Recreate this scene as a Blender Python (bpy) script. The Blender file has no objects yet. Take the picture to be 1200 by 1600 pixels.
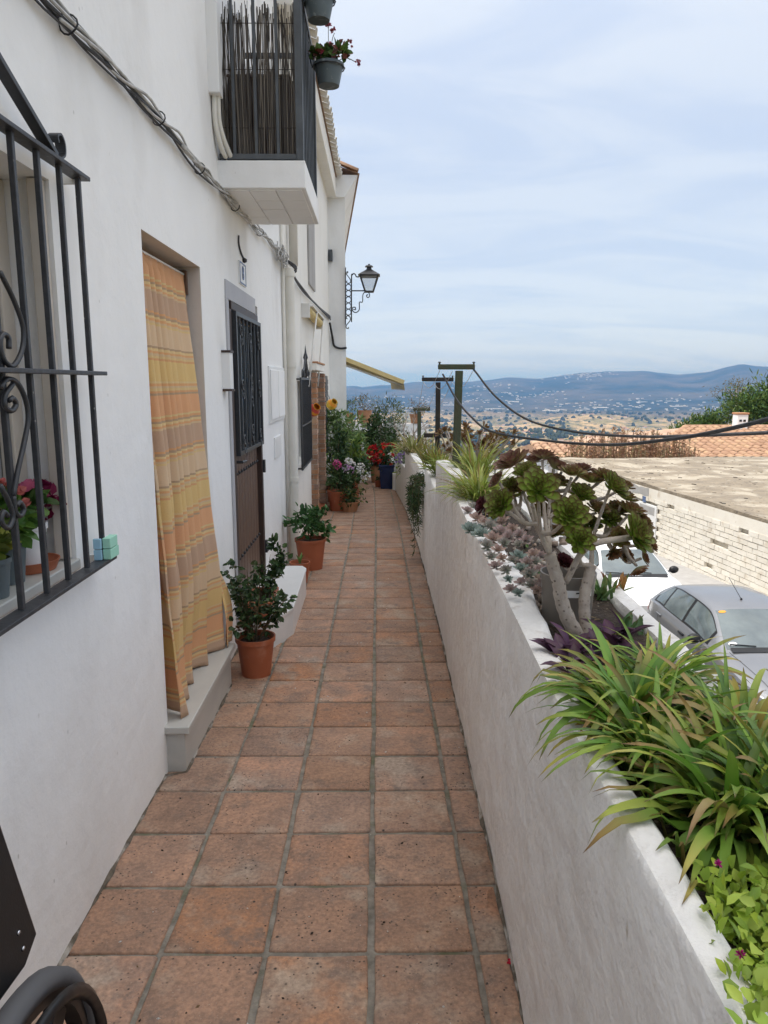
import bpy, math, random
from mathutils import Vector, Matrix, noise
sc = bpy.context.scene
C = sc.collection
RN = random.Random(11)
V = Vector
rad = math.radians

# ------------------------------------------------------------------ camera
FPX, EYE, SLOPE = 1150.0, 1.6, -0.028          # focal length in 1200x1600 pixels, eye height, fall of the path
TH = math.atan((800 - 598) / FPX); YAW = rad(0.5)
cd = bpy.data.cameras.new('camera'); cam = bpy.data.objects.new('camera', cd); C.objects.link(cam)
cd.sensor_fit = 'VERTICAL'; cd.sensor_height = 36.0; cd.lens = FPX / 1600 * 36.0
cd.clip_start = 0.02; cd.clip_end = 60000
cam.location = (0, 0, EYE); cam.rotation_euler = (math.pi / 2 - TH, 0, -YAW)
sc.camera = cam

# ------------------------------------------------------------------ sky, sun, exposure
SUN_EL, SUN_AZ = rad(60), rad(246)             # azimuth clockwise from +Y: sun high on the left, a little behind
w = bpy.data.worlds.new('World'); sc.world = w; w.use_nodes = True
nt = w.node_tree; nt.nodes.clear()
def N(t, **k):
    n = nt.nodes.new(t)
    for a, b in k.items(): setattr(n, a, b)
    return n
sky = N('ShaderNodeTexSky', sky_type='NISHITA', sun_disc=False)
sky.sun_elevation = SUN_EL; sky.sun_rotation = SUN_AZ
sky.altitude = 400; sky.air_density = 1.0; sky.dust_density = 1.2; sky.ozone_density = 1.2
tc = N('ShaderNodeTexCoord'); sep = N('ShaderNodeSeparateXYZ'); nt.links.new(tc.outputs['Generated'], sep.inputs[0])
zz = N('ShaderNodeMath', operation='MAXIMUM'); nt.links.new(sep.outputs['Z'], zz.inputs[0]); zz.inputs[1].default_value = 0.0
za = N('ShaderNodeMath', operation='ADD'); nt.links.new(zz.outputs[0], za.inputs[0]); za.inputs[1].default_value = 0.16
dv = N('ShaderNodeVectorMath', operation='DIVIDE'); nt.links.new(tc.outputs['Generated'], dv.inputs[0])
cmb = N('ShaderNodeCombineXYZ'); [nt.links.new(za.outputs[0], cmb.inputs[i]) for i in range(3)]
nt.links.new(cmb.outputs[0], dv.inputs[1])
mp = N('ShaderNodeMapping'); nt.links.new(dv.outputs[0], mp.inputs[0])
mp.inputs['Rotation'].default_value = (0, 0, rad(-38)); mp.inputs['Scale'].default_value = (0.6, 1.7, 0.0)
n1 = N('ShaderNodeTexNoise'); nt.links.new(mp.outputs[0], n1.inputs['Vector'])
n1.inputs['Scale'].default_value = 1.3; n1.inputs['Detail'].default_value = 8; n1.inputs['Roughness'].default_value = .56; n1.inputs['Distortion'].default_value = 1.0
cr = N('ShaderNodeValToRGB'); nt.links.new(n1.outputs['Fac'], cr.inputs[0]); cr.color_ramp.interpolation = 'EASE'
cr.color_ramp.elements[0].position = .36; cr.color_ramp.elements[0].color = (3.2, 3.75, 4.70, 1)     # thin veil
cr.color_ramp.elements[1].position = .60; cr.color_ramp.elements[1].color = (3.80, 4.25, 4.90, 1)     # thicker cloud
# thin overcast whitens upwards; extra gain added at the unseen zenith lights the lane
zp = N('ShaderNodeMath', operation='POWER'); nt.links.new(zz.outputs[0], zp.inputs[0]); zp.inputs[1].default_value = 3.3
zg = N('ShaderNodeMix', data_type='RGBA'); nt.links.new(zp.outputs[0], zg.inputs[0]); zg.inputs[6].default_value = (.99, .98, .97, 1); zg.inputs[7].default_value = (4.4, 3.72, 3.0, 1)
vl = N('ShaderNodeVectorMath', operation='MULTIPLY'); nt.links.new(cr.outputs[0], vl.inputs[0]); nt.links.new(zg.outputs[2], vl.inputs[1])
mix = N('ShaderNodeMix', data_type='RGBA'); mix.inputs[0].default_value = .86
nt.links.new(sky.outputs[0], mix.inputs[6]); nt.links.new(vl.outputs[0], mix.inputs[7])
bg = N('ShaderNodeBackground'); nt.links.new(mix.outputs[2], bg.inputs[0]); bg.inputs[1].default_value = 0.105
out = N('ShaderNodeOutputWorld'); nt.links.new(bg.outputs[0], out.inputs[0])
sd = bpy.data.lights.new('sun', 'SUN'); sd.energy = 2.1; sd.angle = rad(2.5); sd.color = (1, .95, .87)
so = bpy.data.objects.new('sun', sd); C.objects.link(so)
sdir = V((math.sin(SUN_AZ) * math.cos(SUN_EL), math.cos(SUN_AZ) * math.cos(SUN_EL), math.sin(SUN_EL)))
so.rotation_euler = sdir.to_track_quat('Z', 'Y').to_euler(); so.location = (-8, -6, 20)
sc.view_settings.view_transform = 'Standard'; sc.view_settings.look = 'None'
sc.view_settings.exposure = 0.92; sc.view_settings.gamma = 1.0; sc.view_settings.use_curve_mapping = False
cy = sc.cycles; cy.use_denoising = True; cy.max_bounces = 7; cy.diffuse_bounces = 4; cy.glossy_bounces = 3
cy.transmission_bounces = 4; cy.transparent_max_bounces = 8; cy.volume_bounces = 0; cy.caustics_reflective = False; cy.caustics_refractive = False

# ------------------------------------------------------------------ photograph geometry -> points on real planes
_f = V((math.sin(YAW) * math.cos(TH), math.cos(YAW) * math.cos(TH), -math.sin(TH)))
_r = V((math.cos(YAW), -math.sin(YAW), 0)); _u = _r.cross(_f); _o = V((0, 0, EYE))
def ray(px, py): return _f + _r * ((px - 600) / FPX) + _u * ((800 - py) / FPX)
def onX(px, py, X): d = ray(px, py); return _o + d * (X / d.x)
def onY(px, py, Y): d = ray(px, py); return _o + d * (Y / d.y)
def onZ(px, py, Z): d = ray(px, py); return _o + d * ((Z - EYE) / d.z)
def gz(y): return SLOPE * y

# ------------------------------------------------------------------ mesh helpers
class MB:
    def __init__(s): s.v = []; s.f = []; s.c = []; s.uv = {}
    def add(s, vs, fs, col=None):
        b = len(s.v); s.v += [tuple(v) for v in vs]; s.f += [tuple(b + i for i in f) for f in fs]
        if col is None: col = (1, 1, 1)
        if len(col) == len(vs) and not isinstance(col[0], (int, float)): s.c += list(col)
        else: s.c += [col] * len(vs)
        return s
    def box(s, x0, x1, y0, y1, z0, z1, col=None):
        vs = [(x, y, z) for z in (z0, z1) for y in (y0, y1) for x in (x0, x1)]
        return s.add(vs, [(0, 2, 3, 1), (4, 5, 7, 6), (0, 1, 5, 4), (2, 6, 7, 3), (0, 4, 6, 2), (1, 3, 7, 5)], col)
    def obox(s, c, a, b, d, col=None):      # centre and three half-axes
        c, a, b, d = V(c), V(a), V(b), V(d)
        vs = [c + a * i + b * j + d * k for k in (-1, 1) for j in (-1, 1) for i in (-1, 1)]
        fs = [(0, 2, 3, 1), (4, 5, 7, 6), (0, 1, 5, 4), (2, 6, 7, 3), (0, 4, 6, 2), (1, 3, 7, 5)]
        if a.cross(b).dot(d) < 0: fs = [f[::-1] for f in fs]
        return s.add(vs, fs, col)
    def bar(s, p0, p1, w, h=None, up=(0, 0, 1), col=None):
        p0, p1 = V(p0), V(p1); d = p1 - p0; up = V(up)
        if abs(d.normalized().dot(up)) > .98: up = V((0, 1, 0)) if abs(d.normalized().y) < .9 else V((1, 0, 0))
        a = d.cross(up).normalized(); b = a.cross(d).normalized(); h = w if h is None else h
        return s.obox((p0 + p1) / 2, a * w / 2, d / 2, b * h / 2, col)
    def tube(s, pts, r, n=6, cap=True, col=None):
        pts = [V(p) for p in pts]; m = len(pts); rs = r if isinstance(r, (list, tuple)) else [r] * m
        t0 = (pts[1] - pts[0]).normalized(); a = t0.orthogonal().normalized(); vs = []; cs = []
        for i, p in enumerate(pts):
            t = (pts[min(i + 1, m - 1)] - pts[max(i - 1, 0)]).normalized()
            a = (a - t * a.dot(t))
            a = a.normalized() if a.length > 1e-6 else t.orthogonal().normalized(); b = t.cross(a)
            for k in range(n):
                q = 2 * math.pi * k / n; vs.append(p + (a * math.cos(q) + b * math.sin(q)) * rs[i])
                if col is not None and not isinstance(col[0], (int, float)): cs.append(col[i])
        fs = [(i * n + k, i * n + (k + 1) % n, (i + 1) * n + (k + 1) % n, (i + 1) * n + k) for i in range(m - 1) for k in range(n)]
        if cap: fs += [tuple(range(n))[::-1], tuple((m - 1) * n + k for k in range(n))]
        return s.add(vs, fs, cs if cs else col)
    def lathe(s, c, prof, n=24, col=None, axis=None):
        c = V(c); vs = []; M = V((0, 0, 1)).rotation_difference(V(axis)).to_matrix() if axis else None
        for r, z in prof:
            for k in range(n):
                q = 2 * math.pi * k / n; p = V((r * math.cos(q), r * math.sin(q), z)); vs.append(c + (M @ p if M else p))
        m = len(prof)
        fs = [(i * n + k, i * n + (k + 1) % n, (i + 1) * n + (k + 1) % n, (i + 1) * n + k) for i in range(m - 1) for k in range(n)]
        if prof[0][0] > 1e-5: fs.append(tuple(range(n))[::-1])
        if prof[-1][0] > 1e-5: fs.append(tuple((m - 1) * n + k for k in range(n)))
        return s.add(vs, fs, col)
    def grid(s, fn, us, vs_, col=None, flip=False):
        P = [[V(fn(u, v)) for v in vs_] for u in us]; b = len(vs_)
        fl = [p for r in P for p in r]
        fs = [(i * b + j, (i + 1) * b + j, (i + 1) * b + j + 1, i * b + j + 1) for i in range(len(us) - 1) for j in range(b - 1)]
        if flip: fs = [f[::-1] for f in fs]
        base = len(s.v); s.add(fl, fs, col)
        for i, u in enumerate(us):
            for j, v in enumerate(vs_): s.uv[base + i * b + j] = (u, v)
        return s
    def mesh(s, name, m=None, smooth=False):
        me = bpy.data.meshes.new(name); me.from_pydata(s.v, [], s.f); me.update()
        if any(c != (1, 1, 1) for c in s.c):
            at = me.color_attributes.new('col', 'FLOAT_COLOR', 'POINT')
            at.data.foreach_set('color', [x for c in s.c for x in (c[0], c[1], c[2], 1)])
        if s.uv:
            ul = me.uv_layers.new(name='UVMap'); d = []
            vi = [0] * len(me.loops); me.loops.foreach_get('vertex_index', vi)
            for i in vi: d += s.uv.get(i, (0, 0))
            ul.data.foreach_set('uv', d)
        if m: me.materials.append(m)
        if smooth: me.polygons.foreach_set('use_smooth', [True] * len(me.polygons))
        return me
    def build(s, name, m, parent=None, smooth=False, kind=None, bevel=0, sharp=None):
        me = s.mesh(name, m, smooth)
        if smooth and sharp is not None: me.set_sharp_from_angle(angle=rad(sharp))
        o = bpy.data.objects.new(name, me); link(o, parent)
        if kind: o['kind'] = kind
        if bevel:
            b = o.modifiers.new('bevel', 'BEVEL'); b.width = bevel; b.segments = 2; b.limit_method = 'ANGLE'; b.harden_normals = False
        return o
WM = {}
def wm(o): return WM.get(o.name, Matrix())
def link(o, parent=None):
    C.objects.link(o)
    if parent is not None: o.parent = parent; o.matrix_parent_inverse = wm(parent).inverted()
def inst(name, me, mtx, parent=None):          # one more object on shared mesh data, placed by a world matrix
    o = bpy.data.objects.new(name, me); link(o, parent); o.matrix_basis = mtx; WM[o.name] = mtx; return o
def tag(o, label, cat, group=None, kind=None):
    if label: o['label'] = label
    if cat: o['category'] = cat
    if group: o['group'] = group
    if kind: o['kind'] = kind
    return o
def thing(name, loc, label, cat, group=None):
    o = bpy.data.objects.new(name, None); o.empty_display_size = .1; o.location = loc; C.objects.link(o); WM[o.name] = Matrix.Translation(loc)
    return tag(o, label, cat, group)
def struct(o): o['kind'] = 'structure'; return o
def lerp(a, b, t): return a + (b - a) * t
def mixc(a, b, t): return tuple(lerp(x, y, t) for x, y in zip(a, b))
def pw(x, tab):                                # piecewise-linear table
    if x <= tab[0][0]: return tab[0][1]
    for (a, p), (b, q) in zip(tab, tab[1:]):
        if x <= b: return lerp(p, q, (x - a) / (b - a))
    return tab[-1][1]
def ss(x, a, b): t = max(0, min(1, (x - a) / (b - a))); return t * t * (3 - 2 * t)
def spline(pts, n=6):                          # Catmull-Rom through points
    pts = [V(p) for p in pts]; P = [pts[0] * 2 - pts[1]] + pts + [pts[-1] * 2 - pts[-2]]; o = []
    for i in range(1, len(P) - 2):
        for k in range(n):
            t = k / n; a, b, c, d = P[i - 1:i + 3]
            o.append(.5 * ((2 * b) + (c - a) * t + (2 * a - 5 * b + 4 * c - d) * t * t + (3 * b - a - 3 * c + d) * t ** 3))
    return o + [pts[-1]]

# ------------------------------------------------------------------ materials
def mat(name, c1, c2=None, scale=4, rough=.8, bump=0, bscale=30, metal=0, spec=.4, c3=None, s3=1.2, t3=(.5, .7), attr=False, rnd=0, coat=0, spots=None, stretch=None, trans=0, detail=6, bdist=.01, bump2=None):
    m = bpy.data.materials.new(name); m.use_nodes = True; t = m.node_tree; p = t.nodes['Principled BSDF']; L = t.links.new
    def n(k, **a):
        q = t.nodes.new(k)
        for x, y in a.items(): setattr(q, x, y)
        return q
    pos = n('ShaderNodeNewGeometry').outputs['Position']
    raw = pos
    if stretch:
        q = n('ShaderNodeMapping'); L(pos, q.inputs[0]); q.inputs['Scale'].default_value = stretch; pos = q.outputs[0]
    def nz(s, d=detail, r=.55):
        nonlocal pos
        q = n('ShaderNodeTexNoise'); L(pos, q.inputs['Vector']); q.inputs['Scale'].default_value = s; q.inputs['Detail'].default_value = d; q.inputs['Roughness'].default_value = r; return q.outputs['Fac']
    def ramp(f, a, b):
        q = n('ShaderNodeMapRange'); L(f, q.inputs[0]); q.inputs[1].default_value = a; q.inputs[2].default_value = b; return q.outputs[0]
    def mx(f, a, b, mode='MIX'):
        q = n('ShaderNodeMix', data_type='RGBA', blend_type=mode)
        if isinstance(f, (int, float)): q.inputs[0].default_value = f
        else: L(f, q.inputs[0])
        for i, x in ((6, a), (7, b)):
            if isinstance(x, tuple): q.inputs[i].default_value = (*x, 1)
            else: L(x, q.inputs[i])
        return q.outputs[2]
    c = None
    if attr:
        a = n('ShaderNodeAttribute'); a.attribute_name = 'col'; c = a.outputs['Color']
        if c1 != (1, 1, 1): c = mx(1, c, c1, 'MULTIPLY')
        if c2: c = mx(ramp(nz(scale), .35, .65), c, mx(1, c, c2, 'MULTIPLY'))
    elif c2: c = mx(ramp(nz(scale), .32, .68), c1, c2)
    if c3: c = mx(ramp(nz(s3), *t3), c if c else c1, c3)
    if spots:                                  # (scale, size, colour): scattered specks
        q = n('ShaderNodeTexVoronoi'); L(pos, q.inputs['Vector']); q.inputs['Scale'].default_value = spots[0]
        g = n('ShaderNodeMath', operation='MULTIPLY'); L(ramp(q.outputs['Distance'], spots[1], spots[1] * .5), g.inputs[0]); L(ramp(nz(spots[0] * .12, 2), .42, .6), g.inputs[1])
        c = mx(g.outputs[0], c if c else c1, spots[2])
    if rnd:
        oi = n('ShaderNodeObjectInfo'); h = n('ShaderNodeHueSaturation'); L(c, h.inputs['Color']) if c else setattr(h.inputs['Color'], 'default_value', (*c1, 1))
        L(ramp2(n, L, oi.outputs['Random'], 1 - rnd, 1 + rnd), h.inputs['Value'])
        mm = n('ShaderNodeMath', operation='MULTIPLY'); L(oi.outputs['Random'], mm.inputs[0]); mm.inputs[1].default_value = 7.31
        fr = n('ShaderNodeMath', operation='FRACT'); L(mm.outputs[0], fr.inputs[0]); L(ramp2(n, L, fr.outputs[0], 1 - rnd * .9, 1 + rnd * .9), h.inputs['Saturation'])
        c = h.outputs[0]
    if c: L(c, p.inputs['Base Color'])
    else: p.inputs['Base Color'].default_value = (*c1, 1)
    p.inputs['Roughness'].default_value = rough; p.inputs['Metallic'].default_value = metal; p.inputs['Specular IOR Level'].default_value = spec
    p.inputs['Coat Weight'].default_value = coat; p.inputs['Coat Roughness'].default_value = .05
    nrm = None
    for bb in ([(bump, bscale, bdist)] if bump else []) + ([bump2] if bump2 else []):
        b = n('ShaderNodeBump'); b.inputs['Strength'].default_value = bb[0]; b.inputs['Distance'].default_value = bb[2]; pos = raw; L(nz(bb[1], 5), b.inputs['Height'])
        if nrm: L(nrm, b.inputs['Normal'])
        nrm = b.outputs[0]
    if nrm: L(nrm, p.inputs['Normal'])
    if trans:                                  # leaves let some light through
        tr = n('ShaderNodeBsdfTranslucent'); L(c, tr.inputs[0]) if c else setattr(tr.inputs[0], 'default_value', (*c1, 1))
        ms = n('ShaderNodeMixShader'); ms.inputs[0].default_value = trans; L(p.outputs[0], ms.inputs[1]); L(tr.outputs[0], ms.inputs[2]); L(ms.outputs[0], t.nodes['Material Output'].inputs[0])
    return m
def ramp2(n, L, f, a, b):
    q = n('ShaderNodeMapRange'); L(f, q.inputs[0]); q.inputs[3].default_value = a; q.inputs[4].default_value = b; return q.outputs[0]
M_ = {}
def mk(k, *a, **kw): M_[k] = mat(k, *a, **kw); return M_[k]
mk('plaster', (.85, .85, .84), (.81, .81, .80), 1.3, .85, .5, 7, bdist=.014, bump2=(.14, 75, .004), c3=(.69, .68, .66), s3=1.7, t3=(.52, .80), stretch=(1, 1, .6), spots=(14, .07, (.55, .54, .52)))
mk('plaster_cream', (.80, .785, .74), (.75, .73, .68), 1.6, .85, .5, 12, bdist=.012, c3=(.62, .60, .55), s3=3, t3=(.60, .8), stretch=(1, 1, .35))
mk('plaster_wall', (.90, .885, .86), (.85, .835, .81), 3.2, .9, .9, 7, bdist=.03, bump2=(.3, 45, .008), c3=(.76, .725, .67), s3=5, t3=(.56, .80), stretch=(1.6, 1.6, .5), spots=(9, .10, (.50, .46, .40)))
mk('coping', (.80, .785, .76), (.72, .70, .67), 5, .9, .9, 22, bdist=.015, c3=(.45, .40, .34), s3=7, t3=(.60, .74))
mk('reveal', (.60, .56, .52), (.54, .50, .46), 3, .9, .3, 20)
def tile_mat():
    m = bpy.data.materials.new('tile'); m.use_nodes = True; t = m.node_tree; p = t.nodes['Principled BSDF']; L = t.links.new
    def n(k, **a):
        q = t.nodes.new(k)
        for x, y in a.items(): setattr(q, x, y)
        return q
    g = n('ShaderNodeNewGeometry'); oi = n('ShaderNodeObjectInfo'); sc_ = n('ShaderNodeMath', operation='MULTIPLY'); L(oi.outputs['Random'], sc_.inputs[0]); sc_.inputs[1].default_value = 37.0
    ad = n('ShaderNodeVectorMath', operation='ADD'); L(g.outputs['Position'], ad.inputs[0]); L(sc_.outputs[0], ad.inputs[1]); P = ad.outputs[0]   # every tile its own firing
    def nz(s, d=6, r=.6, v=None):
        q = n('ShaderNodeTexNoise'); L(v or P, q.inputs['Vector']); q.inputs['Scale'].default_value = s; q.inputs['Detail'].default_value = d; q.inputs['Roughness'].default_value = r; return q.outputs['Fac']
    def rp(f, a, b, c=0, e=1):
        q = n('ShaderNodeMapRange'); L(f, q.inputs[0]); q.inputs[1].default_value = a; q.inputs[2].default_value = b; q.inputs[3].default_value = c; q.inputs[4].default_value = e; return q.outputs[0]
    def mx(f, a, b, mode='MIX'):
        q = n('ShaderNodeMix', data_type='RGBA', blend_type=mode)
        if isinstance(f, (int, float)): q.inputs[0].default_value = f
        else: L(f, q.inputs[0])
        for i, x in ((6, a), (7, b)):
            if isinstance(x, tuple): q.inputs[i].default_value = (*x, 1)
            else: L(x, q.inputs[i])
        return q.outputs[2]
    def mul(a, b):
        q = n('ShaderNodeMath', operation='MULTIPLY'); L(a, q.inputs[0]); L(b, q.inputs[1]); return q.outputs[0]
    c = mx(oi.outputs['Random'], (.50, .275, .172), (.41, .27, .195))
    c = mx(rp(nz(6.5), .40, .62), c, (.315, .205, .15))
    c = mx(rp(nz(4.2, 4), .52, .66), c, (.43, .335, .26))            # worn pale
    c = mx(rp(nz(9, 8, .7, g.outputs['Position']), .54, .70), c, (.19, .145, .12))   # soot and damp
    c = mx(rp(nz(70, 4), .35, .70), mx(.55, c, (.11, .08, .065)), c)  # grain
    c = mx(rp(nz(190, 2), .62, .74, 0, .5), c, (.46, .38, .32))
    vo = n('ShaderNodeTexVoronoi'); L(P, vo.inputs['Vector']); vo.inputs['Scale'].default_value = 62; vo.inputs['Randomness'].default_value = 1
    pit = mul(rp(vo.outputs['Distance'], .24, .12), rp(nz(9, 3), .47, .60))
    vo2 = n('ShaderNodeTexVoronoi'); L(P, vo2.inputs['Vector']); vo2.inputs['Scale'].default_value = 21
    pit2 = mul(rp(vo2.outputs['Distance'], .13, .07), rp(nz(5, 2), .5, .56))
    c = mx(pit, c, (.055, .042, .038)); c = mx(pit2, c, (.045, .035, .032))
    fr_ = n('ShaderNodeMath', operation='FRACT'); ml = n('ShaderNodeMath', operation='MULTIPLY'); L(oi.outputs['Random'], ml.inputs[0]); ml.inputs[1].default_value = 9.7; L(ml.outputs[0], fr_.inputs[0])
    hv_ = n('ShaderNodeHueSaturation'); L(c, hv_.inputs['Color']); L(rp(fr_.outputs[0], 0, 1, .98, 1.24), hv_.inputs['Value']); fr2 = n('ShaderNodeMath', operation='FRACT'); ml2 = n('ShaderNodeMath', operation='MULTIPLY'); L(oi.outputs['Random'], ml2.inputs[0]); ml2.inputs[1].default_value = 23.3; L(ml2.outputs[0], fr2.inputs[0]); L(rp(fr2.outputs[0], 0, 1, .98, 1.20), hv_.inputs['Saturation']); c = hv_.outputs[0]
    L(c, p.inputs['Base Color']); p.inputs['Specular IOR Level'].default_value = .35; L(rp(nz(8), .3, .7, .55, .85), p.inputs['Roughness'])
    b = n('ShaderNodeBump'); b.inputs['Strength'].default_value = .55; b.inputs['Distance'].default_value = .005; L(nz(45, 6), b.inputs['Height']); b2 = n('ShaderNodeBump'); b2.invert = True; b2.inputs['Strength'].default_value = .7; b2.inputs['Distance'].default_value = .003; L(pit, b2.inputs['Height']); L(b.outputs[0], b2.inputs['Normal']); L(b2.outputs[0], p.inputs['Normal'])
    return m
M_['tile'] = tile_mat()
mk('grout', (.31, .28, .235), (.15, .135, .11), 22, .95, .9, 120, bdist=.006, c3=(.12, .13, .07), s3=6, t3=(.55, .72))
mk('ground', (.25, .23, .2), (.2, .18, .16), 3, .95)
mk('iron', (.022, .024, .028), (.035, .036, .04), 30, .42, .3, 60, bdist=.002, spec=.5)
mk('iron_worn', (.03, .032, .036), (.05, .05, .055), 40, .45, .4, 50, bdist=.003, spots=(23, .10, (.22, .21, .20)))
mk('grey_iron', (.085, .095, .105), (.06, .066, .072), 12, .5, .2, 60, bdist=.002)
mk('marble', (.52, .515, .48), (.42, .425, .405), 3.5, .3, c3=(.42, .43, .42), s3=6, t3=(.58, .74), stretch=(1, .5, 2), spec=.5)
mk('marble_beige', (.62, .57, .50), (.55, .49, .42), 5, .4)
mk('white_step', (.76, .77, .77), (.68, .69, .69), 4, .35, spec=.5)
mk('wood_dark', (.14, .082, .055), (.10, .058, .04), 9, .5, .3, 40, stretch=(6, 6, .4))
mk('wood_darker', (.055, .032, .024), (.035, .02, .016), 9, .5, stretch=(6, 6, .4))
mk('lead_grey', (.44, .44, .46), (.40, .40, .43), 4, .6)
mk('glass_dark', (.02, .025, .028), rough=.06, spec=.6)
mk('glass_frost', (.40, .40, .38), (.33, .33, .32), 2.5, .25, c3=(.25, .24, .22), s3=5, t3=(.55, .7))
mk('glass_lamp', (.55, .58, .6), rough=.15, spec=.5)
mk('terracotta', (.40, .125, .06), (.34, .10, .045), 6, .55, .2, 50, bdist=.002, c3=(.44, .20, .13), s3=9, t3=(.56, .75))
mk('clay_pot', (.46, .24, .13), (.38, .19, .10), 6, .8, .3, 40)
mk('soil', (.035, .026, .02), (.07, .05, .036), 40, 1, 1, 60, bdist=.02, spots=(60, .3, (.2, .17, .13)))
mk('leaf', (1, 1, 1), attr=True, rough=.45, spec=.35, trans=.22)
mk('leaf_matte', (1, 1, 1), attr=True, rough=.7, spec=.2, trans=.15)
mk('petal', (1, 1, 1), attr=True, rough=.6, spec=.2, trans=.25)
mk('stem', (.10, .09, .04), (.16, .12, .07), 30, .8)
mk('bark_grey', (.46, .40, .34), (.34, .285, .24), 22, .85, .7, 60, bdist=.006, spots=(70, .3, (.14, .11, .09)))
mk('reed', (1, 1, 1), attr=True, rough=.9)
mk('cable_black', (.018, .018, .02), rough=.5)
mk('cable_grey', (.028, .028, .032), (.06, .06, .065), 25, .6)
mk('cable_white', (.60, .59, .57), (.30, .30, .29), 14, .7)
mk('pipe_cream', (.74, .72, .66), (.66, .64, .58), 5, .6)
mk('plastic_white', (.76, .76, .75), rough=.4)
mk('plastic_taupe', (.23, .205, .175), (.21, .185, .16), 5, .5)
mk('plastic_grey_blue', (.115, .145, .155), (.09, .115, .125), 8, .45, c3=(.3, .33, .33), s3=20, t3=(.6, .75))
mk('plastic_dark', (.03, .033, .036), rough=.4)
mk('foam_green', (.36, .66, .52), (.33, .62, .48), 20, .8)
mk('foam_blue', (.30, .50, .62), rough=.8)
mk('brick', (.40, .235, .15), (.30, .165, .10), 8, .9, .6, 50, bdist=.006, c3=(.44, .33, .24), s3=5, t3=(.5, .7), rnd=.22)
mk('mortar', (.46, .40, .33), (.38, .33, .27), 20, .95, .6, 60)
mk('roof_tile', (.42, .265, .18), (.30, .185, .125), 2.5, .9, .4, 20, c3=(.46, .31, .20), s3=1.1, t3=(.48, .65), rnd=.12)
mk('timber_green', (.055, .085, .05), (.085, .075, .045), 5, .8, .5, 40, stretch=(6, 6, .6))
mk('timber_black', (.022, .02, .019), (.04, .035, .03), 6, .8, .4, 40)
mk('canvas', (.62, .50, .24), (.56, .44, .2), 6, .9)
mk('white_metal', (.74, .73, .70), (.66, .65, .62), 8, .5)
mk('rubber', (.10, .10, .105), rough=.75)
mk('black_plastic', (.008, .008, .009), rough=.35)
mk('vinyl', (.010, .010, .011), (.014, .014, .015), 30, .5, .3, 200, bdist=.001)
mk('lacquer_red', (.42, .05, .03), rough=.3); mk('lacquer_orange', (.75, .30, .03), rough=.3); mk('lacquer_yellow', (.75, .50, .06), rough=.3)
mk('asphalt', (.07, .07, .07), (.05, .05, .05), 6, .95)
mk('white_block', (.78, .74, .66), (.70, .65, .56), 2.2, .9, .6, 30, bdist=.01, c3=(.55, .47, .37), s3=3.5, t3=(.6, .76), rnd=.06)
mk('block_joint', (.72, .68, .60), (.56, .50, .41), 6, .95, .5, 40)
mk('roof_concrete', (.30, .25, .185), (.18, .15, .115), 2.2, .95, 1, 9, bdist=.05, c3=(.40, .35, .275), s3=1.1, t3=(.50, .60), spots=(6, .24, (.12, .10, .085)), detail=12)
mk('grey_plaster', (.40, .39, .38), (.33, .32, .31), 4, .9)
mk('silver_paint', (.23, .235, .25), (.21, .215, .23), 3, .34, metal=.5, coat=.6)
mk('white_paint', (.78, .78, .78), rough=.3, coat=.8)
mk('car_glass', (.07, .09, .10), (.13, .16, .165), 2.5, .03, spec=.9)
mk('car_black', (.012, .012, .013), rough=.4)
mk('chrome', (.6, .6, .62), rough=.2, metal=1)
mk('headlight', (.55, .57, .58), rough=.08, spec=.8, coat=1)
mk('blue_glaze', (.012, .03, .10), (.01, .022, .075), 4, .25, spec=.5)
mk('fence_grey', (.16, .16, .155), (.12, .12, .115), 8, .9)
mk('distant_white', (.62, .61, .585), rough=.9); mk('distant_roof', (.30, .16, .11), rough=.9)
mk('distant_tree', (.030, .042, .020), (.05, .06, .03), .02, .95)
def clear_glass():
    m = bpy.data.materials.new('clear_glass'); m.use_nodes = True; t = m.node_tree; t.nodes.clear()
    a = t.nodes.new('ShaderNodeBsdfTransparent'); b = t.nodes.new('ShaderNodeBsdfPrincipled'); b.inputs['Base Color'].default_value = (.6, .62, .62, 1); b.inputs['Roughness'].default_value = .12
    x = t.nodes.new('ShaderNodeMixShader'); x.inputs[0].default_value = .3; o = t.nodes.new('ShaderNodeOutputMaterial'); t.links.new(a.outputs[0], x.inputs[1]); t.links.new(b.outputs[0], x.inputs[2]); t.links.new(x.outputs[0], o.inputs[0]); return m
M_['clear_glass'] = clear_glass()
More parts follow.
